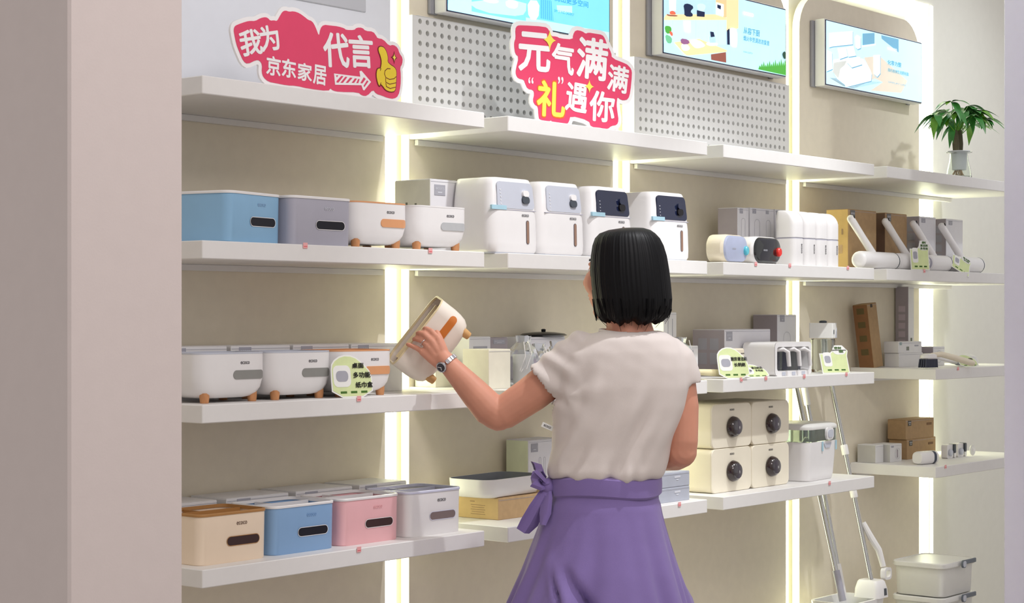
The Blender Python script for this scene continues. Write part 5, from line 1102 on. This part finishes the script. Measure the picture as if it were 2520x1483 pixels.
# ---- tee
tee = MB()
tr = [(813, 1482, 1624, .064), (821, 1456, 1646, .084), (834, 1428, 1662, .098), (865, 1392, 1684, .108), (905, 1372, 1696, .114), (950, 1364, 1696, .118), (1000, 1358, 1688, .118), (1050, 1357, 1672, .116), (1100, 1358, 1655, .114), (1135, 1351, 1645, .115), (1158, 1346, 1637, .118), (1170, 1350, 1630, .114), (1178, 1366, 1618, .10)]
tee.loft([ering((hx(l) + hx(r)) / 2, .002, hz(y), (hx(r) - hx(l)) / 2, d, 36, 2.35) for y, l, r, d in reversed(tr)])
SL = [Vector((-0.0889, 0.0000, 1.2915)), Vector((-0.1257, 0.0000, 1.2625)), Vector((-0.1642, 0.0080, 1.2312)), Vector((-0.1835, 0.0120, 1.2166))]
tee.tube([SL[0] + Vector((.03, 0, -.01)), SL[0], SL[1], SL[2], SL[3]], [.05, .058, .058, .056, .0555], 24)
SR = [Vector((0.0986, 0.0000, 1.2973)), Vector((0.1276, 0.0000, 1.2683)), Vector((0.1431, 0.0000, 1.2315)), Vector((0.1469, 0.0000, 1.2122))]
tee.tube([SR[0], SR[1], SR[2], SR[3]], [.045, .05, .0465, .0455], 24)
tme = remesh(tee, .0055, 'tee', 7, .5)
co = coords(tme); no = vnorm(tme)
x, y, z = co[:, 0], co[:, 1], co[:, 2]
low = np.clip((1.30 - z) / .2, 0, 1); back = np.clip(.6 - y * 6, 0, 1)
w1 = np.sin((x * 1.0 - (z - 1.0) * .38) * 118 + 1.0 + 1.2 * np.sin(z * 15)) * .0048
w2 = np.sin((x - (z - 1.0) * .6) * 63 + .5) * .0066
w3 = np.sin((z + x * .6) * 150) * .0010 * np.clip((z - 1.2) / .1, 0, 1)
hem = np.clip((1.06 - z) / .06, 0, 1)
w4 = np.sin(x * 170 + 2.0 * np.sin(x * 40)) * .0014 * hem
arm = np.clip((-.09 - x) / .06, 0, 1) * np.clip((z - 1.14) / .05, 0, 1)
w5 = np.sin((x * .7 + z) * 120 + 1) * .0028 * arm
mod = .55 + .45 * np.sin(x * 31 + z * 13 + 1.3) * np.sin(z * 21 - x * 9)
d = (w1 + w2) * low ** 1.3 * (.4 + .6 * back) * mod + w3 * .25 + w4 + w5
# crease radiating from the left armpit
ap = np.array((-0.1355, -0.0700, 1.1911)); q = co - ap
rad = np.sqrt((q ** 2).sum(1)); ang = np.arctan2(q[:, 2], q[:, 0])
d += np.sin(ang * 5 + .4) * .0028 * np.exp(-((rad - .06) / .04) ** 2)
co = co + no * d[:, None]
setco(tme, co)
bm = bmesh.new(); bm.from_mesh(tme)
ax = (SL[3] - SL[2]).normalized(); axr = (SR[3] - SR[2]).normalized(); kill = []
nkc = Vector((0.0213, 0.0000, 1.3514))
for f in bm.faces:
    c = f.calc_center_median()
    if (c - SL[3]).dot(ax) > -.006 and (c - SL[3]).length < .075 and f.normal.dot(ax) > .45: kill.append(f)
    elif (c - SR[3]).dot(axr) > -.006 and (c - SR[3]).length < .065 and f.normal.dot(axr) > .6 and c.x > hx(1640): kill.append(f)
    elif f.normal.z > .55 and c.z > hz(822) and (Vector((c.x, c.y, 0)) - Vector((nkc.x, nkc.y, 0))).length < .07: kill.append(f)
bmesh.ops.delete(bm, geom=kill, context='FACES')
bm.to_mesh(tme); bm.free(); tme.shade_smooth()
to = obj('tee_shirt', tme, shirt_m, PR, label='white cap-sleeve tee')
sd = to.modifiers.new('thickness', 'SOLIDIFY'); sd.thickness = .002; sd.offset = -1
# neckband and sleeve hem
nb = [(hx(1552) + .0715 * math.cos(a), .004 + .069 * math.sin(a), hz(817) + .004 * math.cos(a) * -1 - .006 * max(0, -math.sin(a))) for a in [2 * math.pi * i / 40 for i in range(41)]]
obj('neckband', MB().tube(nb, .0055, 8), shirt_m, to)
# ---- skirt with waistband, knot and hanging tie
kr = [(1172, 1358, 1622, .112), (1216, 1350, 1622, .116), (1260, 1338, 1630, .124), (1330, 1312, 1648, .14), (1400, 1286, 1668, .16), (1483, 1250, 1692, .18), (1600, 1215, 1716, .2), (1760, 1190, 1735, .215), (1960, 1170, 1748, .225)]
N = 200; rings = []
for li, (py, l, r, dd) in enumerate(kr):
    pass
ys = np.linspace(1172, 1960, 60)
L = np.interp(ys, [k[0] for k in kr], [k[1] for k in kr]); R = np.interp(ys, [k[0] for k in kr], [k[2] for k in kr]); D = np.interp(ys, [k[0] for k in kr], [k[3] for k in kr])
for i, py in enumerate(ys):
    t_ = np.clip((py - 1250) / 450, 0, 1); ring = []
    cx = (hx(L[i]) + hx(R[i])) / 2; rx = (hx(R[i]) - hx(L[i])) / 2
    for j in range(N):
        a = 2 * math.pi * j / N; c, s = math.cos(a), math.sin(a)
        tw = a + .22 * t_ * math.sin(a * 2)
        fold = t_ * (.012 * math.sin(9 * tw + .8) + .008 * math.sin(15 * tw + 2 + py * .002) + .005 * math.sin(23 * tw))
        # deep vertical valley at the back, left of centre, between the two wide legs
        va = 4.246 + (py - 1395) * .0040 if py < 1500 else 4.666
        fold -= .045 * np.clip((py - 1375) / 110, 0, 1) * math.exp(-((a - va) / (.06 + .05 * t_)) ** 2)
        fold += .018 * np.clip((py - 1340) / 160, 0, 1) * math.exp(-((a - va + .2) / .13) ** 2)
        fold += .035 * np.clip((py - 1395) / 90, 0, 1) * math.exp(-((a - .32) / .16) ** 2)
        fold -= .020 * np.clip((py - 1380) / 60, 0, 1) * np.clip((1500 - py) / 60, 0, 1) * math.exp(-((a - 4.0 - (py - 1390) * .0036) / .035) ** 2)
        tk = .0035 * math.exp(-((py - 1222) / 9) ** 2) * (1 + .5 * math.sin(a * 6))
        ring.append((cx + (rx + fold - tk) * c, .004 + (D[i] + fold - tk) * s, hz(py)))
    rings.append(ring)
sk = obj('skirt', MB().loft(rings, True, True).mesh('skirt', 60), skirt_m, PR, label='lavender wrap skirt')
band = []
for py, g in ((1166, -.02), (1168, -.006), (1170, .002), (1173, .0065), (1190, .0075), (1212, .007), (1217, .002)):
    cx = (hx(1354) + hx(1622)) / 2; rx = (hx(1622) - hx(1354)) / 2 + g
    band.append([(cx + rx * math.cos(a), .004 + (.114 + g) * math.sin(a), hz(py) + .004 * math.sin(a * 3 + 1)) for a in [2 * math.pi * j / 72 for j in range(72)]])
obj('waistband', MB().loft(band, False, False), skirt_m, sk)
kc = Vector((-0.1757, -0.0350, 0.9776))
obj('knot', MB().ellipsoid(kc, (.016, .018, .02), 16, 10).ellipsoid(kc + Vector((-.004, -.004, .008)), (.012, .016, .008), 14, 8), skirt_m, sk)
def ribbon(pts, widths, thick, wdir, name):
    rings = []
    P_ = [Vector(p) for p in pts]
    for i, p in enumerate(P_):
        dv = (P_[min(i + 1, len(P_) - 1)] - P_[max(i - 1, 0)]).normalized(); wv = Vector(wdir); wv = (wv - dv * wv.dot(dv)).normalized(); nv = dv.cross(wv)
        w = widths[i] / 2; M_ = 12; ring = []
        for j in range(M_):
            a = 2 * math.pi * j / M_; u = math.cos(a) * w; ring.append(p + wv * u + nv * (math.sin(a) * thick / 2 + .004 * math.sin(u * 190 + i * .4)))
        rings.append(ring)
    return obj(name, MB().loft(rings), skirt_m, sk)
ribbon([kc, (-0.1864, -0.0450, 0.9939), (-0.2017, -0.0450, 1.0130), (-0.2053, -0.0300, 1.0213), (-0.1936, -0.0150, 1.0182), (-0.1802, -0.0200, 0.9964)], [.016, .03, .04, .036, .034, .018], .006, (.3, -.6, -.5), 'bow_loop')
ribbon([kc, (-0.1941, -0.0500, 0.9790), (-0.2076, -0.0550, 0.9891), (-0.2112, -0.0400, 0.9992), (-0.1976, -0.0250, 0.9921), (-0.1792, -0.0200, 0.9801)], [.014, .024, .03, .028, .026, .016], .006, (.2, -.3, -.9), 'bow_loop')
ribbon([kc, (-0.1845, -0.0450, 0.9575), (-0.2016, -0.0400, 0.9264), (-0.2198, -0.0350, 0.8923), (-0.2341, -0.0300, 0.8697)], [.018, .032, .046, .05, .038], .007, (.8, .1, .45), 'tie_tail')
ribbon([kc, (-0.1788, -0.0500, 0.9513), (-0.1838, -0.0600, 0.9171), (-0.1887, -0.0680, 0.8894)], [.016, .028, .03, .016], .006, (.9, -.3, .1), 'tie_tail')
# ---- wrist watch
wc = Vector((-0.4161, 0.0400, 1.2662)); wa = (Vector((-0.3897, 0.0360, 1.2381)) - Vector((-0.4171, 0.0400, 1.2672))).normalized()
u = wa.cross(Vector((0, 1, 0))).normalized(); v_ = wa.cross(u)
t = bpy.data.objects.new('wrist_watch', None); COL.objects.link(t); t['label'] = 'silver wrist watch'
PRM = Matrix.Translation(Vector((3.5257, 2.5613, 0.0))) @ Matrix.Rotation(TH - math.pi / 2, 4, 'Z')
t.parent = PR; t.location = wc
for i in range(22):
    a = 2 * math.pi * i / 22
    if 1.7 < a < 2.6: continue
    c = (u * math.cos(a) + v_ * math.sin(a)) * .0262
    rot = Matrix((wa, (u * -math.sin(a) + v_ * math.cos(a)), (u * math.cos(a) + v_ * math.sin(a)))).transposed()
    me = MB().box(-.0055, .0055, -.0034, .0034, -.0016, .0016, .0007)
    me.v = [tuple(rot @ Vector(p) + c) for p in me.v]
    obj('bracelet_link', me, steel_m, t)
a = 2.13; nrm = u * math.cos(a) + v_ * math.sin(a); tang = u * -math.sin(a) + v_ * math.cos(a)
ci = lambda r, h: [nrm * h + wa * r * math.cos(q) + tang * r * math.sin(q) for q in [2 * math.pi * k / 24 for k in range(24)]]
cs = obj('watch_case', MB().loft([ci(.0125, .0245), ci(.0135, .027), ci(.0135, .0315), ci(.0118, .033), ci(.0105, .0328)], True, False), steel_m, t)
obj('dial', MB().loft([ci(.0105, .0322), ci(.0102, .0326)]), M('watch_dial', (60, 56, 62), .2), t)
hd = MB()
for q, ln in ((.6, .007), (2.4, .0085)):
    dr = wa * math.cos(q) + tang * math.sin(q); hd.tube([nrm * .0332 - dr * .001, nrm * .0332 + dr * ln], .0007, 6)
obj('watch_hands', hd, white_p, t)
# ---- ring finger band and hanging tag
rc = Vector((-0.4731, 0.0480, 1.3149)); rd = (Vector((-0.4801, 0.0520, 1.3207)) - Vector((-0.4631, 0.0430, 1.3072))).normalized()
ru = rd.cross(Vector((0, 1, 0))).normalized(); rv = rd.cross(ru)
obj('finger_ring', MB().tube([rc + (ru * math.cos(2 * math.pi * i / 20) + rv * math.sin(2 * math.pi * i / 20)) * .0098 for i in range(21)], .0011, 8), steel_m, o)
tg = obj('hanging_tag', MB().box(-.014, .014, -.0008, .0008, -.006, .006, .0004), card_m, to, (-0.1773, -0.0200, 1.1177), (0, math.radians(24), 0), label='small white hanging tag')
lettering(tg, 'ecoco', 0, -.0012, 0, .005, ink_m, w=.018, bold=.03, name='tag_print')
# ================================================================== THE HELD BOX
ex = Vector((.614, 0.03, .788)).normalized(); ez = Vector((-.765, -.21, .61)); ez = (ez - ex * ez.dot(ex)).normalized(); ey = ez.cross(ex)
hb = thing('footed_tissue_box', 'cream footed tissue box with orange slot held in the womans hand', 'tissue box', (0, 0, 0))
R4 = Matrix((ex, ey, ez)).transposed().to_4x4()
cen = Vector((-0.4584, 0.1580, 1.3123))
hb.matrix_world = PRM @ Matrix.Translation(cen) @ R4 @ Matrix.Translation((0, 0, -.054))
bowl_parts(hb, .2, .14, .108, M('cream_white_plastic', (240, 230, 218), .32, var=.01), M('cream_rim', (232, 214, 172), .4), orange2_p, M('brown_inside', (150, 112, 78), .5, var=.03), M('pale_wood', (206, 160, 104), .5, var=.1), with_logo=False, tz=.02)
